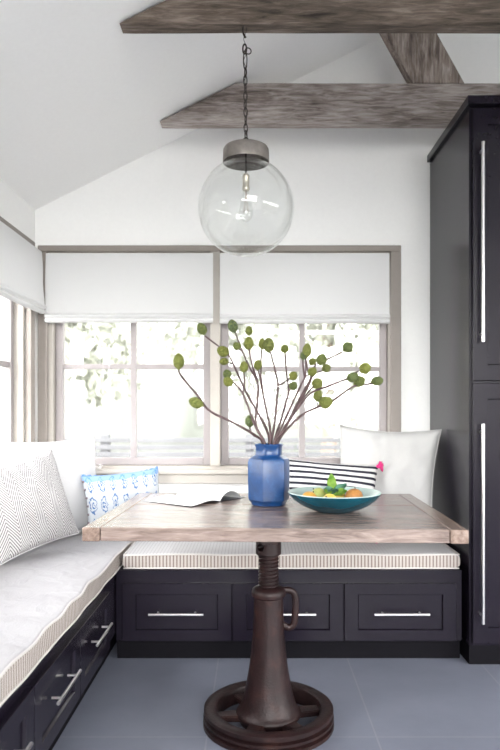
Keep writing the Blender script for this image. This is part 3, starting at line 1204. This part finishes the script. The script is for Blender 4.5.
rings = [hexring(vs, .070, 0), hexring(vs, .077, .002, corner=.2), hexring(vs, .078, .010), hexring(vs, .083, .016), hexring(vs, .089, .024, corner=.08), hexring(vs, .091, .10, corner=.06), hexring(vs, .091, .180, corner=.06),
         hexring(vs, .087, .193, corner=.10), hexring(vs, .074, .203, corner=.22), circ_like(vs, .0585, .208), circ_like(vs, .056, .214), circ_like(vs, .056, .242),
         circ_like(vs, .059, .247), circ_like(vs, .0595, .253), circ_like(vs, .057, HV), circ_like(vs, .052, HV - .002), circ_like(vs, .050, .21), circ_like(vs, .065, .19), circ_like(vs, .072, .10), circ_like(vs, .062, .010)]
m = len(rings[0])
for a, c in zip(rings, rings[1:]):
    for i in range(m):
        vs.faces.new((a[i], a[(i + 1) % m], c[(i + 1) % m], c[i]))
vs.faces.new(rings[0]); vs.faces.new(rings[-1])
bmesh.ops.recalc_face_normals(vs, faces=list(vs.faces))
va = link('vase', vs, 'glaze', smooth=30, loc=(VXc, VYc, TZ + .0005))
tag(va, 'six-sided cobalt blue glazed vase holding the pod branches', 'vase')

# pods: shared meshes of three plumpnesses
def pod_mesh(name, L, W, seed):
    b = bmesh.new()
    bmesh.ops.create_uvsphere(b, u_segments=48, v_segments=36, radius=1.)
    rr = random.Random(seed)
    cents = []
    n = 90
    for k in range(n):
        zc_ = 1 - 2 * (k + .5) / n
        r_ = math.sqrt(1 - zc_ * zc_)
        cents.append(Vector((r_ * math.cos(k * 2.39996), r_ * math.sin(k * 2.39996), zc_)))
    for v in b.verts:
        d = v.co.normalized()
        m = max(d.dot(c) for c in cents)
        hgt = max(0., (m - .965) / .035)
        tz = d.z
        taper = 1 - .12 * tz - .10 * max(0, tz) ** 3
        k = .96 + .15 * hgt
        v.co = Vector((d.x * W / 2 * taper * k, d.y * W / 2 * taper * k, d.z * L / 2 * k))
    # a short calyx where the stalk joins
    bm2 = bmesh.new()
    bmesh.ops.create_cone(bm2, cap_ends=True, segments=10, radius1=W * .10, radius2=W * .24, depth=L * .16, matrix=Matrix.Translation((0, 0, -L * .53)))
    merge(b, bm2)
    me = bpy.data.meshes.new(name)
    b.normal_update(); b.to_mesh(me); b.free()
    me.materials.append(MT['pod'])
    me.shade_smooth()
    return me


PODM = pod_mesh('pod', 1., 1., 3)
KV = VYc / F


def branch(lines, pods, slot, label, thick=.0060):
    """LINES: polylines in photo pixels, the first starts at the vase mouth; PODS: (px, py, width px, height px, toward-line-end)"""
    slot, fan = slot
    y0 = VYc + slot * .038
    def P(px, py):
        up = max(0., (442 - py) / 110.)
        Y = y0 + fan * (.20 * up)
        return at(px, py, Y)
    mouth = P(*lines[0][0])
    mx = (lines[0][0][0] - 268) / 13 * .036
    lim = math.sqrt(max(.0001, .041 ** 2 - (y0 - VYc) ** 2))
    mx = max(-lim, min(lim, mx))
    mouth = Vector((VXc + mx, y0, TZ + HV - .001))
    base = Vector((VXc + mx * .8, VYc + slot * .036, TZ + .02))
    b = bmesh.new()
    for i, ln in enumerate(lines):
        if i == 0:
            pts = [base, base.lerp(mouth, .55), mouth] + [P(*p) for p in ln[1:]]
            r0_, r1_ = thick, thick * .58
        else:
            pts = [P(*p) for p in ln]
            r0_, r1_ = thick * .68, thick * .5
        sp = spline([p - base for p in pts], 7)
        # knobbly nodes
        tube(b, sp, lambda t, a=r0_, c=r1_: (a + (c - a) * t) * (1 + .12 * math.sin(t * 40)), 8)
    o = link('pod_branch', b, 'bark', smooth=True, loc=base)
    tag(o, label, 'branch', 'pod branches in the blue vase')
    for (px, py, w, h, dx, dy) in pods:
        p = P(px, py) - base
        q = bpy.data.objects.new('seed_pod', PODM)
        COL.objects.link(q)
        q.parent = o
        q.location = p
        d = Vector((dx, random.uniform(-.25, .15), -dy))
        q.rotation_mode = 'QUATERNION'
        q.rotation_quaternion = d.normalized().to_track_quat('Z', 'Y')
        W, L = min(w, h) * KV, max(w, h) * KV
        q.scale = (W * 1.0, W * 1.0, L * .97)
    return o


g = 'stem'
branch([[(259, 442), (253, 434), (232, 422), (210, 411), (198, 396), (186, 382), (179.5, 373), (179, 368)], [(208, 410), (203, 405)]],
       [(178.7, 361, 9.6, 14, 0, -1), (196, 402.6, 14, 10, -1, -.35)], (0.45, -1.1), 'pod branch arching low and furthest out over the open magazine')
branch([[(269, 442), (266, 428), (255, 408), (245, 390), (236, 370), (229, 356), (222, 349), (205, 336)], [(232, 364), (226, 361)]],
       [(201.8, 328.7, 9.5, 12.5, -.5, -1), (222.9, 351.3, 12.5, 10.5, -1, -.5), (223.8, 361.5, 9, 7, -1, .1)], (-0.2, 0.7), 'pod branch whose tip pod stands in front of the window mullion at the blind hem')
branch([[(257, 442), (256, 425), (257.5, 400), (258, 383), (253, 368), (249.5, 352)], [(258, 383), (248, 364), (242, 350), (235.5, 333)], [(244, 354), (239, 348)], [(249.5, 354), (249, 338)]],
       [(248.8, 343, 9, 12.5, 0, -1), (232.7, 325.8, 9.5, 12.5, -.3, -1), (236.8, 346, 8, 7.5, -.6, -.7), (249, 330.6, 7, 9, 0, -1)], (-0.95, 0.35), 'forked pod branch with four pods, topmost pod beside the mullion')
branch([[(262, 442), (257, 430), (250, 412), (243, 394), (237, 386), (231, 380)], [(243, 394), (244.5, 383), (244, 373)]],
       [(227.2, 373.8, 8, 8.5, -.5, -1), (228, 381.5, 8.5, 10, -.6, -.8), (244, 366.6, 8.2, 10.2, 0, -1)], (-0.45, 0), 'slender pod branch with twin touching pods low beside the mullion')
branch([[(255, 443), (252, 434), (249.5, 426)]], [(249.6, 420.9, 8.6, 11, -.1, -1)], (0.95, -0.7), 'short twig bearing one pod just above the vase rim')
branch([[(270, 442), (270, 428), (265, 404), (261, 384), (258.5, 371)], [(263, 394), (261, 375), (261.5, 350)]],
       [(257.9, 364.7, 8.2, 10.2, 0, -1), (262, 343.6, 7, 11, 0, -1)], (-0.7, 1.1), 'upright pod branch ending in two close pods of uneven height')
branch([[(272, 442), (275, 420), (277, 398), (278, 384), (274, 366), (270.5, 352)], [(277, 386), (284, 382.5), (290, 378)]],
       [(268.7, 344.8, 10.6, 14, 0, -1), (293.3, 375.7, 8.4, 8.6, .7, -.8)], (0.2, 0.35), 'tall pod branch in the middle with one fat pod at its top')
branch([[(276, 442), (281, 420), (286, 402), (288.5, 391), (286.5, 372), (285, 354)], [(288.5, 392), (291, 388)]],
       [(284.9, 348.8, 7.8, 8.2, 0, -1), (293.3, 385.8, 8, 8.6, .6, -.8)], (0.7, 0.35), 'thin pod branch topped by a small round pod')
branch([[(275, 442), (283, 424), (293, 402), (301, 385), (305.5, 375), (306, 358)], [(304.5, 376), (303, 366), (303, 359)], [(304, 378), (310, 374)]],
       [(307, 350.2, 8.3, 13, .05, -1), (303, 355.5, 5.5, 8, 0, -1), (312.5, 371.6, 8, 9, .7, -.7)], (-0.45, -0.35), 'pod branch topped by a tall narrow pod beside the window muntin')
branch([[(278, 442), (287, 424), (298, 405), (311, 389)], [(311, 389), (314, 386)], [(300, 402), (311, 380), (308, 371), (307, 362)]],
       [(317.5, 383.4, 11, 11, .6, -.8), (312.5, 361.5, 7.8, 8, .5, -.8)], (0, 1.1), 'pod branch with a round pod and a smaller pod above it')
branch([[(280, 442), (291, 416), (300, 398), (309, 382), (315, 374), (322, 371)], [(309, 383), (314, 368), (318, 363), (332, 357), (342, 352)]],
       [(326.6, 368, 8.6, 8.2, .9, -.4), (321.6, 359.4, 10, 11, .3, -1), (348, 347.1, 10.5, 10, .8, -.6)], (-0.7, 0.35), 'pod branch reaching the highest pod on the cabinet side')
branch([[(281, 442), (291, 425), (305, 413), (318, 407), (330, 402.5), (338, 397), (352, 387), (362, 385), (372, 383.5)], [(318, 407), (317, 402)], [(348, 390), (354, 386)]],
       [(377.5, 381, 12, 9.2, 1, -.15), (326, 402.3, 13.5, 11.5, .9, -.4), (317.8, 394.9, 8.7, 12.5, .05, -1), (359.5, 381.2, 12, 10.5, .9, -.5)], (0.45, 0.7), 'pod branch stretching furthest out over the bowl towards the tall cabinet')
branch([[(277, 442), (285, 428), (297, 409), (311, 393), (326, 387), (340, 381.5), (347, 379)], [(345, 379.5), (354, 374), (359, 371)]],
       [(352.8, 377.1, 11, 8.8, .9, -.35), (365.3, 368, 10, 10.6, .7, -.7)], (-0.95, -0.7), 'pod branch ending in two pods just above the one furthest towards the cabinet')

# ------------------------------------------------------------------ bowl with fruit
BXc, BYc = .312, 2.555
BW = bpy.data.objects.new('fruit_bowl', None)
b = bmesh.new()
lathe(b, [(0, .004), (.055, .004), (.060, 0), (.072, 0), (.078, .004), (.105, .012), (.135, .027), (.160, .046), (.176, .063), (.182, .073)], 72)
bo = link('fruit_bowl', b, 'teal', smooth=40, loc=(BXc, BYc, TZ + .0005))
bpy.data.objects.remove(BW)
bo.name = 'fruit_bowl'
tag(bo, 'wide teal bowl with a pale inside on the table', 'bowl')
b = bmesh.new()
lathe(b, [(.182, .073), (.1805, .0765), (.178, .0745), (.170, .063), (.155, .0475), (.131, .030), (.104, .0165), (.07, .0095), (0, .008)], 72)
link('bowl_lining', b, 'teal_in', bo, smooth=60)


def inner_z(r):
    pr = [(0, .008), (.07, .0095), (.104, .0165), (.131, .030), (.155, .0475), (.170, .063), (.18, .0765)]
    for (a, za), (c, zb) in zip(pr, pr[1:]):
        if r <= c:
            return za + (zb - za) * (r - a) / (c - a)
    return .0765


def fruit(name, m, dx, dy, z, r, sx, label, seed, cat='fruit', tilt=0.):
    b = bmesh.new()
    bmesh.ops.create_uvsphere(b, u_segments=28, v_segments=18, radius=r)
    for v in b.verts:
        d = v.co.normalized()
        v.co *= 1 + .05 * noise.noise(d * 1.7 + Vector((seed, 0, 0))) - .12 * max(0, d.z - .8) * 2
        v.co.z *= sx
    o = link(name, b, m, smooth=True, loc=(BXc + dx, BYc + dy, TZ + z), rot=(tilt, tilt * .6, seed))
    b = bmesh.new()
    tube(b, [(0, 0, r * sx * .78), (.001, 0, r * sx * .98), (.003, .001, r * sx * 1.12)], .0025, 6)
    link('stem', b, 'bark', o, smooth=True)
    tag(o, label, cat, 'fruit in the teal bowl')


fruit('orange', 'orange', -.098, -.012, .050, .031, .92, 'orange-yellow fruit at the vase end of the teal bowl', 1, tilt=.4)
fruit('russet_fruit', 'tan', .075, -.012, .056, .035, 1.0, 'russet orange fruit at the cabinet end of the teal bowl', 2, tilt=.3)
fruit('pale_fruit', 'yellow', .012, .045, .060, .037, .95, 'bright yellow fruit behind the leaves in the bowl', 3)
fruit('pale_fruit', 'greenf', -.058, .046, .052, .034, 1., 'pale green fruit behind the orange-yellow one in the bowl', 4, tilt=.5)
fruit('pale_fruit', 'yellow', -.025, -.052, .0455, .030, .95, 'small yellow fruit at the front of the bowl', 5, tilt=.7)


def leaf_mesh(L, W, curl, seed):
    b = bmesh.new()
    n, m = 10, 4
    g = {}
    for i in range(n + 1):
        t = i / n
        w = W * math.sin(PI * min(.999, t * .93 + .05)) ** .8 * (1 - .25 * t)
        for j in range(-m, m + 1):
            s = j / m
            x = s * w / 2
            z = t * L
            y = -curl * L * t * t + abs(s) * w * .22 + .002 * math.sin(t * 14 + seed)
            g[i, j] = b.verts.new((x, y, z))
    for i in range(n):
        for j in range(-m, m):
            b.faces.new((g[i, j], g[i, j + 1], g[i + 1, j + 1], g[i + 1, j]))
    bmesh.ops.solidify(b, geom=list(b.faces), thickness=.0012)
    return b


sp = empty('leaf_sprig', (BXc - .005, BYc - .012, TZ + .064))
tag(sp, 'sprig of green and blue-green leaves standing up among the fruit', 'leaves')
b = bmesh.new()
tube(b, [(0.0, 0, 0), (-.004, .0, .03)], .0022, 6)
link('stalk', b, 'leafg', sp, smooth=True)
for (L, W, cu, m, rx, ry, rz, dz) in ((.060, .034, .08, 'leafg', 0, -8, 10, .012), (.055, .030, .2, 'leafb', 25, 40, 20, .004), (.05, .03, .3, 'leafb', 35, -45, -15, .004),
                                      (.05, .028, .3, 'leafg', 30, 62, 10, .002), (.048, .028, .35, 'leafb', 50, 5, 0, .004), (.045, .026, .3, 'leafg', 15, -62, 10, .008)):
    link('leaf', leaf_mesh(L, W, cu, rx), m, sp, smooth=True, loc=(0, 0, dz), rot=(R(rx), R(ry), R(rz))).scale = (1.25, 1.25, 1.25)

# ------------------------------------------------------------------ open magazine
MO = Vector((-.262, 2.660, TZ + .0008))
ang = math.atan2(.80, .60)
mg = tag(empty('open_magazine', MO, ang), 'open magazine with white pages lying on the table beside the vase', 'magazine')
PW, PHt = .185, .262
def sheet(x_of, n=22, thick=.0012, z0=0.):
    """a page bent across its width; x_of(t) gives (x, z)"""
    b = bmesh.new()
    up, lo = [], []
    for i in range(n + 1):
        x, z = x_of(i / n)
        up.append([b.verts.new((x, y, z + z0 + thick)) for y in (0, PHt)])
        lo.append([b.verts.new((x, y, z + z0)) for y in (0, PHt)])
    for i in range(n):
        b.faces.new((up[i][0], up[i + 1][0], up[i + 1][1], up[i][1]))
        b.faces.new((lo[i][1], lo[i + 1][1], lo[i + 1][0], lo[i][0]))
        b.faces.new((up[i][0], lo[i][0], lo[i + 1][0], up[i + 1][0]))
        b.faces.new((up[i + 1][1], lo[i + 1][1], lo[i][1], up[i][1]))
    b.faces.new((up[0][0], up[0][1], lo[0][1], lo[0][0]))
    b.faces.new((up[-1][1], up[-1][0], lo[-1][0], lo[-1][1]))
    bmesh.ops.recalc_face_normals(b, faces=list(b.faces))
    return b
left = lambda t: (PW * t, .001 + .016 * math.sin(PI * min(1, t * 1.0)) ** 1.2 * t)
right = lambda t: (PW + (PW - .035) * t, .0015 + .036 * math.sin(PI * min(1, t * 1.02)) ** .75)
o = link('page_block', sheet(left, thick=.004, z0=.0012), 'paper', mg, smooth=40)
b = bmesh.new()
def strip(bm, x0, x1, y0, y1, fx, dz=.0056):
    k = 8
    vs_ = []
    for i in range(k + 1):
        t = x0 + (x1 - x0) * i / k
        x, z = fx(t)
        vs_.append([bm.verts.new((x, y, z + dz)) for y in (y0, y1)])
    for i in range(k):
        bm.faces.new((vs_[i][0], vs_[i + 1][0], vs_[i + 1][1], vs_[i][1]))
strip(b, .15, .9, .17, .18, left)
strip(b, .15, .9, .20, .206, left)
link('printed_lines', b, 'greyprint', o)
o = link('page_block', sheet(right, thick=.0016, z0=.0015), 'paper', mg, smooth=40)
b = bmesh.new()
strip(b, .52, .56, .10, .20, right, .0034)
link('printed_rule', b, 'print', o)
b = bmesh.new()
b2 = sheet(left, thick=.001)
merge(b, b2)
b2 = sheet(lambda t: (PW + PW * t, .0), thick=.001)
merge(b, b2)
# curled dark cover edge showing at the spine end
link('cover', b, 'cover', mg, smooth=40)

# ------------------------------------------------------------------ globe pendant
LX, LY = at(246, 0, 2.46).x, 2.460
kl = LY / F
def lz(py):
    return H + (HY - py) * kl
GZ, GR = lz(208), 48.3 * kl
pl = tag(empty('pendant_lamp', (LX, LY, GZ)), 'clear glass globe pendant with an aged metal cap on a chain', 'lamp')
CR = 23.2 * kl
zcap0 = lz(162.5) - GZ
zcap1 = lz(146.5) - GZ
b = bmesh.new()
a0 = math.acos((zcap0 + .004) / GR)
out_p = [(GR * math.sin(a0 + (PI - a0) * i / 40), GR * math.cos(a0 + (PI - a0) * i / 40)) for i in range(41)]
out_p[-1] = (0, -GR)
t_ = .0025
in_p = [((GR - t_) * math.sin(a0 + (PI - a0) * i / 40), (GR - t_) * math.cos(a0 + (PI - a0) * i / 40)) for i in range(40, -1, -1)]
in_p[0] = (0, -(GR - t_))
lathe(b, out_p + in_p, 72)
link('glass_globe', b, 'globe', pl, smooth=True)
b = bmesh.new()
lathe(b, [(CR - .003, zcap0), (CR, zcap0), (CR, zcap0 + .006), (CR - .001, zcap1 - .016), (CR - .006, zcap1 - .006), (CR - .018, zcap1), (.03, zcap1 + .002), (.014, zcap1 + .006), (0, zcap1 + .006),
          ], 56)
lathe(b, [(CR - .003, zcap0), (CR - .004, zcap1 - .02), (CR - .012, zcap1 - .008), (0, zcap1 - .006)], 56)
cap = link('cap', b, 'zinc', pl, smooth=40)
b = bmesh.new()
tube(b, [(0, 0, zcap1 - .006), (0, 0, lz(174) - GZ)], .003, 10)
link('stem', b, 'chain', cap, smooth=40)
zs_t, zs_b = lz(174) - GZ, lz(190.5) - GZ
b = bmesh.new()
lathe(b, [(0, zs_t), (.009, zs_t), (.0125, zs_t - .006), (.0135, zs_t - .012), (.0125, zs_t - .014), (.0125, zs_b + .016), (.014, zs_b + .014), (.014, zs_b + .004), (.012, zs_b), (0, zs_b)], 28)
so = link('lamp_socket', b, 'brass', pl, smooth=40)
b = bmesh.new()
zb0 = zs_b + .002
prof = [(.010, 0), (.0115, -.010), (.014, -.025), (.019, -.045), (.025, -.066), (.0275, -.083), (.026, -.098), (.020, -.110), (.010, -.117), (0, -.119)]
lathe(b, [(r, z + zb0) for r, z in prof], 32)
link('bulb', b, 'bulb', so, smooth=True)
b = bmesh.new()
tube(b, [(0, 0, zb0), (0, 0, zb0 - .04)], .0028, 8)
for k in range(6):
    a = k * PI / 3
    tube(b, [(.003 * math.cos(a), .003 * math.sin(a), zb0 - .036), (.011 * math.cos(a), .011 * math.sin(a), zb0 - .085)], .0007, 5)
link('filament', b, 'filament', so, smooth=True)

# chain: eye screw and hook at the beam, long links, ring on the cap
def ring_link(parent, name, z, lx, lzh, r, turn, tiltx=0., off=(0, 0)):
    b = bmesh.new()
    path = [(off[0] + lx * math.cos(a) * math.cos(turn), off[1] + lx * math.cos(a) * math.sin(turn), z + lzh * math.sin(a) + tiltx * lx * math.cos(a)) for a in [2 * PI * i / 28 for i in range(28)]]
    tube(b, path, r, 7, closed=True)
    return link(name, b, 'chain', parent, smooth=True)
zt_ = ZB - GZ
zring = zcap1 + .006
ring_link(pl, 'cap_loop', zring + .012, .011, .015, .0026, .15)
ring_link(pl, 'cap_loop', zring + .036, .010, .018, .0024, 1.2)
ztop, zbot = lz(68) - GZ, zring + .050
nl = 8
pitch = (ztop - zbot) / (nl - .0)
for i in range(nl):
    ring_link(pl, 'chain_link', zbot + pitch * (i + .5) - .002, .0068, pitch * .5 + .0035, .0020, (i % 2) * PI / 2 + .4, off=(-.001 - .002 * i / nl, 0))
b = bmesh.new()
tube(b, spline([(-.012, .0, zt_ - .003), (-.012, 0, zt_ - .020), (-.008, 0, zt_ - .034), (-.002, 0, zt_ - .046)], 6), .0042, 8)
link('eye_screw', b, 'chain', pl, smooth=True)
ring_link(pl, 'chain_ring', lz(51) - GZ, .0115, .0115, .0022, .2, off=(.008, 0))
ring_link(pl, 'chain_link', lz(60) - GZ, .007, .036, .0022, .3, off=(-.003, 0))
ring_link(pl, 'chain_link', lz(49) - GZ, .007, .018, .0032, .1, off=(-.005, 0))
b = bmesh.new()
pth = [Vector((.006 * math.sin(i * .55) - .003, .006 * math.cos(i * .55), zring + .004 + (zt_ - .012 - zring) * i / 60)) for i in range(61)]
tube(b, pth, .0011, 6)
link('lamp_wire', b, 'chain', pl, smooth=True)

# ------------------------------------------------------------------ garden outside the windows
b = bmesh.new()
box(b, -60, 60, -60, 90, -.45, -.25)
structure('lawn', b, 'grass')
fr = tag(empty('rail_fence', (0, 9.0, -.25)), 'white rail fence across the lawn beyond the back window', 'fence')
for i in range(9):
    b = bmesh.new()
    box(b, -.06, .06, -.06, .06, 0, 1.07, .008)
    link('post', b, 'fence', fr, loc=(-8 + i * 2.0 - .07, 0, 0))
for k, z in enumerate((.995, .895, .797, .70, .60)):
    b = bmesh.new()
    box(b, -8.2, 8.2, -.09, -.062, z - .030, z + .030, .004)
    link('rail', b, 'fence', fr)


def tree(x, y, h, cr, seed, label):
    rr = random.Random(seed)
    t = tag(empty('garden_tree', (x, y, -.25)), label, 'tree', 'trees beyond the fence')
    b = bmesh.new()
    tube(b, spline([(0, 0, 0), (.1, 0, h * .3), (-.05, .1, h * .6), (0, 0, h * .85)], 6), lambda q: .22 * (1 - .8 * q), 10)
    link('trunk', b, 'trunk', t, smooth=True)
    b = bmesh.new()
    blobs = [(Vector((rr.uniform(-1, 1) * cr * .6, rr.uniform(-1, 1) * cr * .6, h * rr.uniform(.30, .9))), cr * rr.uniform(.35, .6)) for _ in range(14)]
    for _ in range(4200):
        c, r_ = rr.choice(blobs)
        d = Vector((rr.gauss(0, 1), rr.gauss(0, 1), rr.gauss(0, 1))).normalized() * r_ * rr.uniform(.6, 1.05)
        p = c + d
        s = rr.uniform(.10, .22)
        q = Euler((rr.uniform(0, 6), rr.uniform(0, 6), rr.uniform(0, 6))).to_matrix()
        vs_ = [b.verts.new(p + q @ Vector(v)) for v in ((-s, 0, 0), (0, -s * .5, 0), (s, 0, 0), (0, s * .5, 0))]
        b.faces.new(vs_)
    link('foliage', b, 'tleaf', t)


tree(-5.5, 17, 6.5, 2.5, 1, 'pale tree behind the fence seen through the left pane')
tree(-1.6, 26, 8.5, 2.9, 2, 'pale tree behind the fence near the window mullion')
tree(1.9, 17, 6.5, 2.5, 3, 'pale tree behind the fence seen above the vase')
tree(6.2, 25, 8.5, 2.9, 4, 'pale tree behind the fence seen beside the window casing')
b = bmesh.new()
bmesh.ops.create_grid(b, x_segments=170, y_segments=44, size=.5)
for v in b.verts:
    u, t = v.co.x, v.co.y + .5
    x = u * 60
    a = t * PI
    top = 6.2 + 1.2 * noise.noise(Vector((x * .25, 3, 0)))
    p = Vector((x, -1.6 * math.cos(a), top * math.sin(a) ** .45))
    k = noise.noise(p * .8) * .45 + noise.noise(p * 2.1) * .22
    v.co = p + Vector((0, -k if t < .5 else k, k * .6 if 0 < t < 1 else 0))
bmesh.ops.recalc_face_normals(b, faces=list(b.faces))
hd = link('added_hedge', b, 'added_hedge', smooth=True, loc=(0, 34, -.25))  # leafy backdrop added to cover bright sky and dim the view outside
hd['kind'] = 'thing'
tag(hd, 'tall pale hedge row masking the bright sky beyond the lawn', 'added_hedge')

# ------------------------------------------------------------------ light
w = bpy.data.worlds.new('overcast sky')
SC.world = w
w.use_nodes = True
nt = w.node_tree
nt.nodes.clear()
t = N(nt, 'ShaderNodeTexCoord')
sx = N(nt, 'ShaderNodeSeparateXYZ', {0: t.outputs['Generated']})
col = ramp(nt, M_(nt, 'ADD', M_(nt, 'MULTIPLY', sx.outputs[2], .5), .5), [(.45, (1., .985, .95)), (.75, (.98, .975, .97)), (1., (.95, .96, .985))])
# overcast, brighter on the sun's side (behind the camera and over the kitchen)
side = M_(nt, 'ADD', M_(nt, 'MULTIPLY', sx.outputs[1], -.55), M_(nt, 'ADD', M_(nt, 'MULTIPLY', sx.outputs[0], .05), .5))
side = M_(nt, 'MAXIMUM', 0., M_(nt, 'MINIMUM', 1., side))
stg = M_(nt, 'ADD', 2.1, M_(nt, 'MULTIPLY', M_(nt, 'POWER', side, 2.3), 12.))
bg = N(nt, 'ShaderNodeBackground', {'Color': col, 'Strength': stg})
wo = N(nt, 'ShaderNodeOutputWorld')
nt.links.new(bg.outputs[0], wo.inputs[0])

su = bpy.data.lights.new('sun', 'SUN')
su.energy = 1.5
su.angle = R(3)
su.color = (1, .95, .88)
so_ = bpy.data.objects.new('sun', su)
COL.objects.link(so_)
so_.rotation_euler = (R(38), 0, R(20))


def portal(name, loc, rot, sx, sy):
    l = bpy.data.lights.new(name, 'AREA')
    l.shape = 'RECTANGLE'
    l.size, l.size_y = sx, sy
    l.cycles.is_portal = True
    o = bpy.data.objects.new(name, l)
    COL.objects.link(o)
    o.location = loc
    o.rotation_euler = rot
portal('daylight_portal', ((BX0 + BX1) / 2, YB + .15, (BZ0 + BZ1) / 2), (-PI / 2, 0, 0), BX1 - BX0, BZ1 - BZ0)
portal('daylight_portal', (XL - .15, (LY0 + LY1) / 2, (BZ0 + BZ1) / 2), (PI / 2, 0, -PI / 2), LY1 - LY0, BZ1 - BZ0)
portal('daylight_portal', ((RX0 + RX1) / 2, YF - .15, (RZ0 + RZ1) / 2), (PI / 2, 0, 0), RX1 - RX0, RZ1 - RZ0)
portal('daylight_portal', ((UX0 + UX1) / 2, YF - .15, (WZ + UZ1) / 2), (PI / 2, 0, 0), UX1 - UX0, UZ1 - WZ)
portal('daylight_portal', (XR + .15, (SY0 + SY1) / 2, 1.3), (PI / 2, 0, PI / 2), SY1 - SY0, 1.6)

# ------------------------------------------------------------------ camera
cam = bpy.data.cameras.new('camera')
cam.sensor_fit = 'HORIZONTAL'
cam.sensor_width = 36.
cam.lens = 36. * F / 500.
cam.shift_x = (250. - VX) / 500.
cam.shift_y = (HY - 375.) / 500.
cam.dof.use_dof = True
cam.dof.focus_distance = 2.55
cam.dof.aperture_fstop = 4.0
cam.clip_start = .05
cam.clip_end = 300
co = bpy.data.objects.new('camera', cam)
COL.objects.link(co)
co.location = (0, 0, H)
co.rotation_euler = (PI / 2, 0, 0)
SC.camera = co

SC.view_settings.view_transform = 'Standard'
SC.view_settings.look = 'None'
SC.view_settings.gamma = 1.
SC.view_settings.use_curve_mapping = False
SC.view_settings.exposure = 1.1
SC.cycles.max_bounces = 12
SC.cycles.diffuse_bounces = 7
SC.cycles.transparent_max_bounces = 24
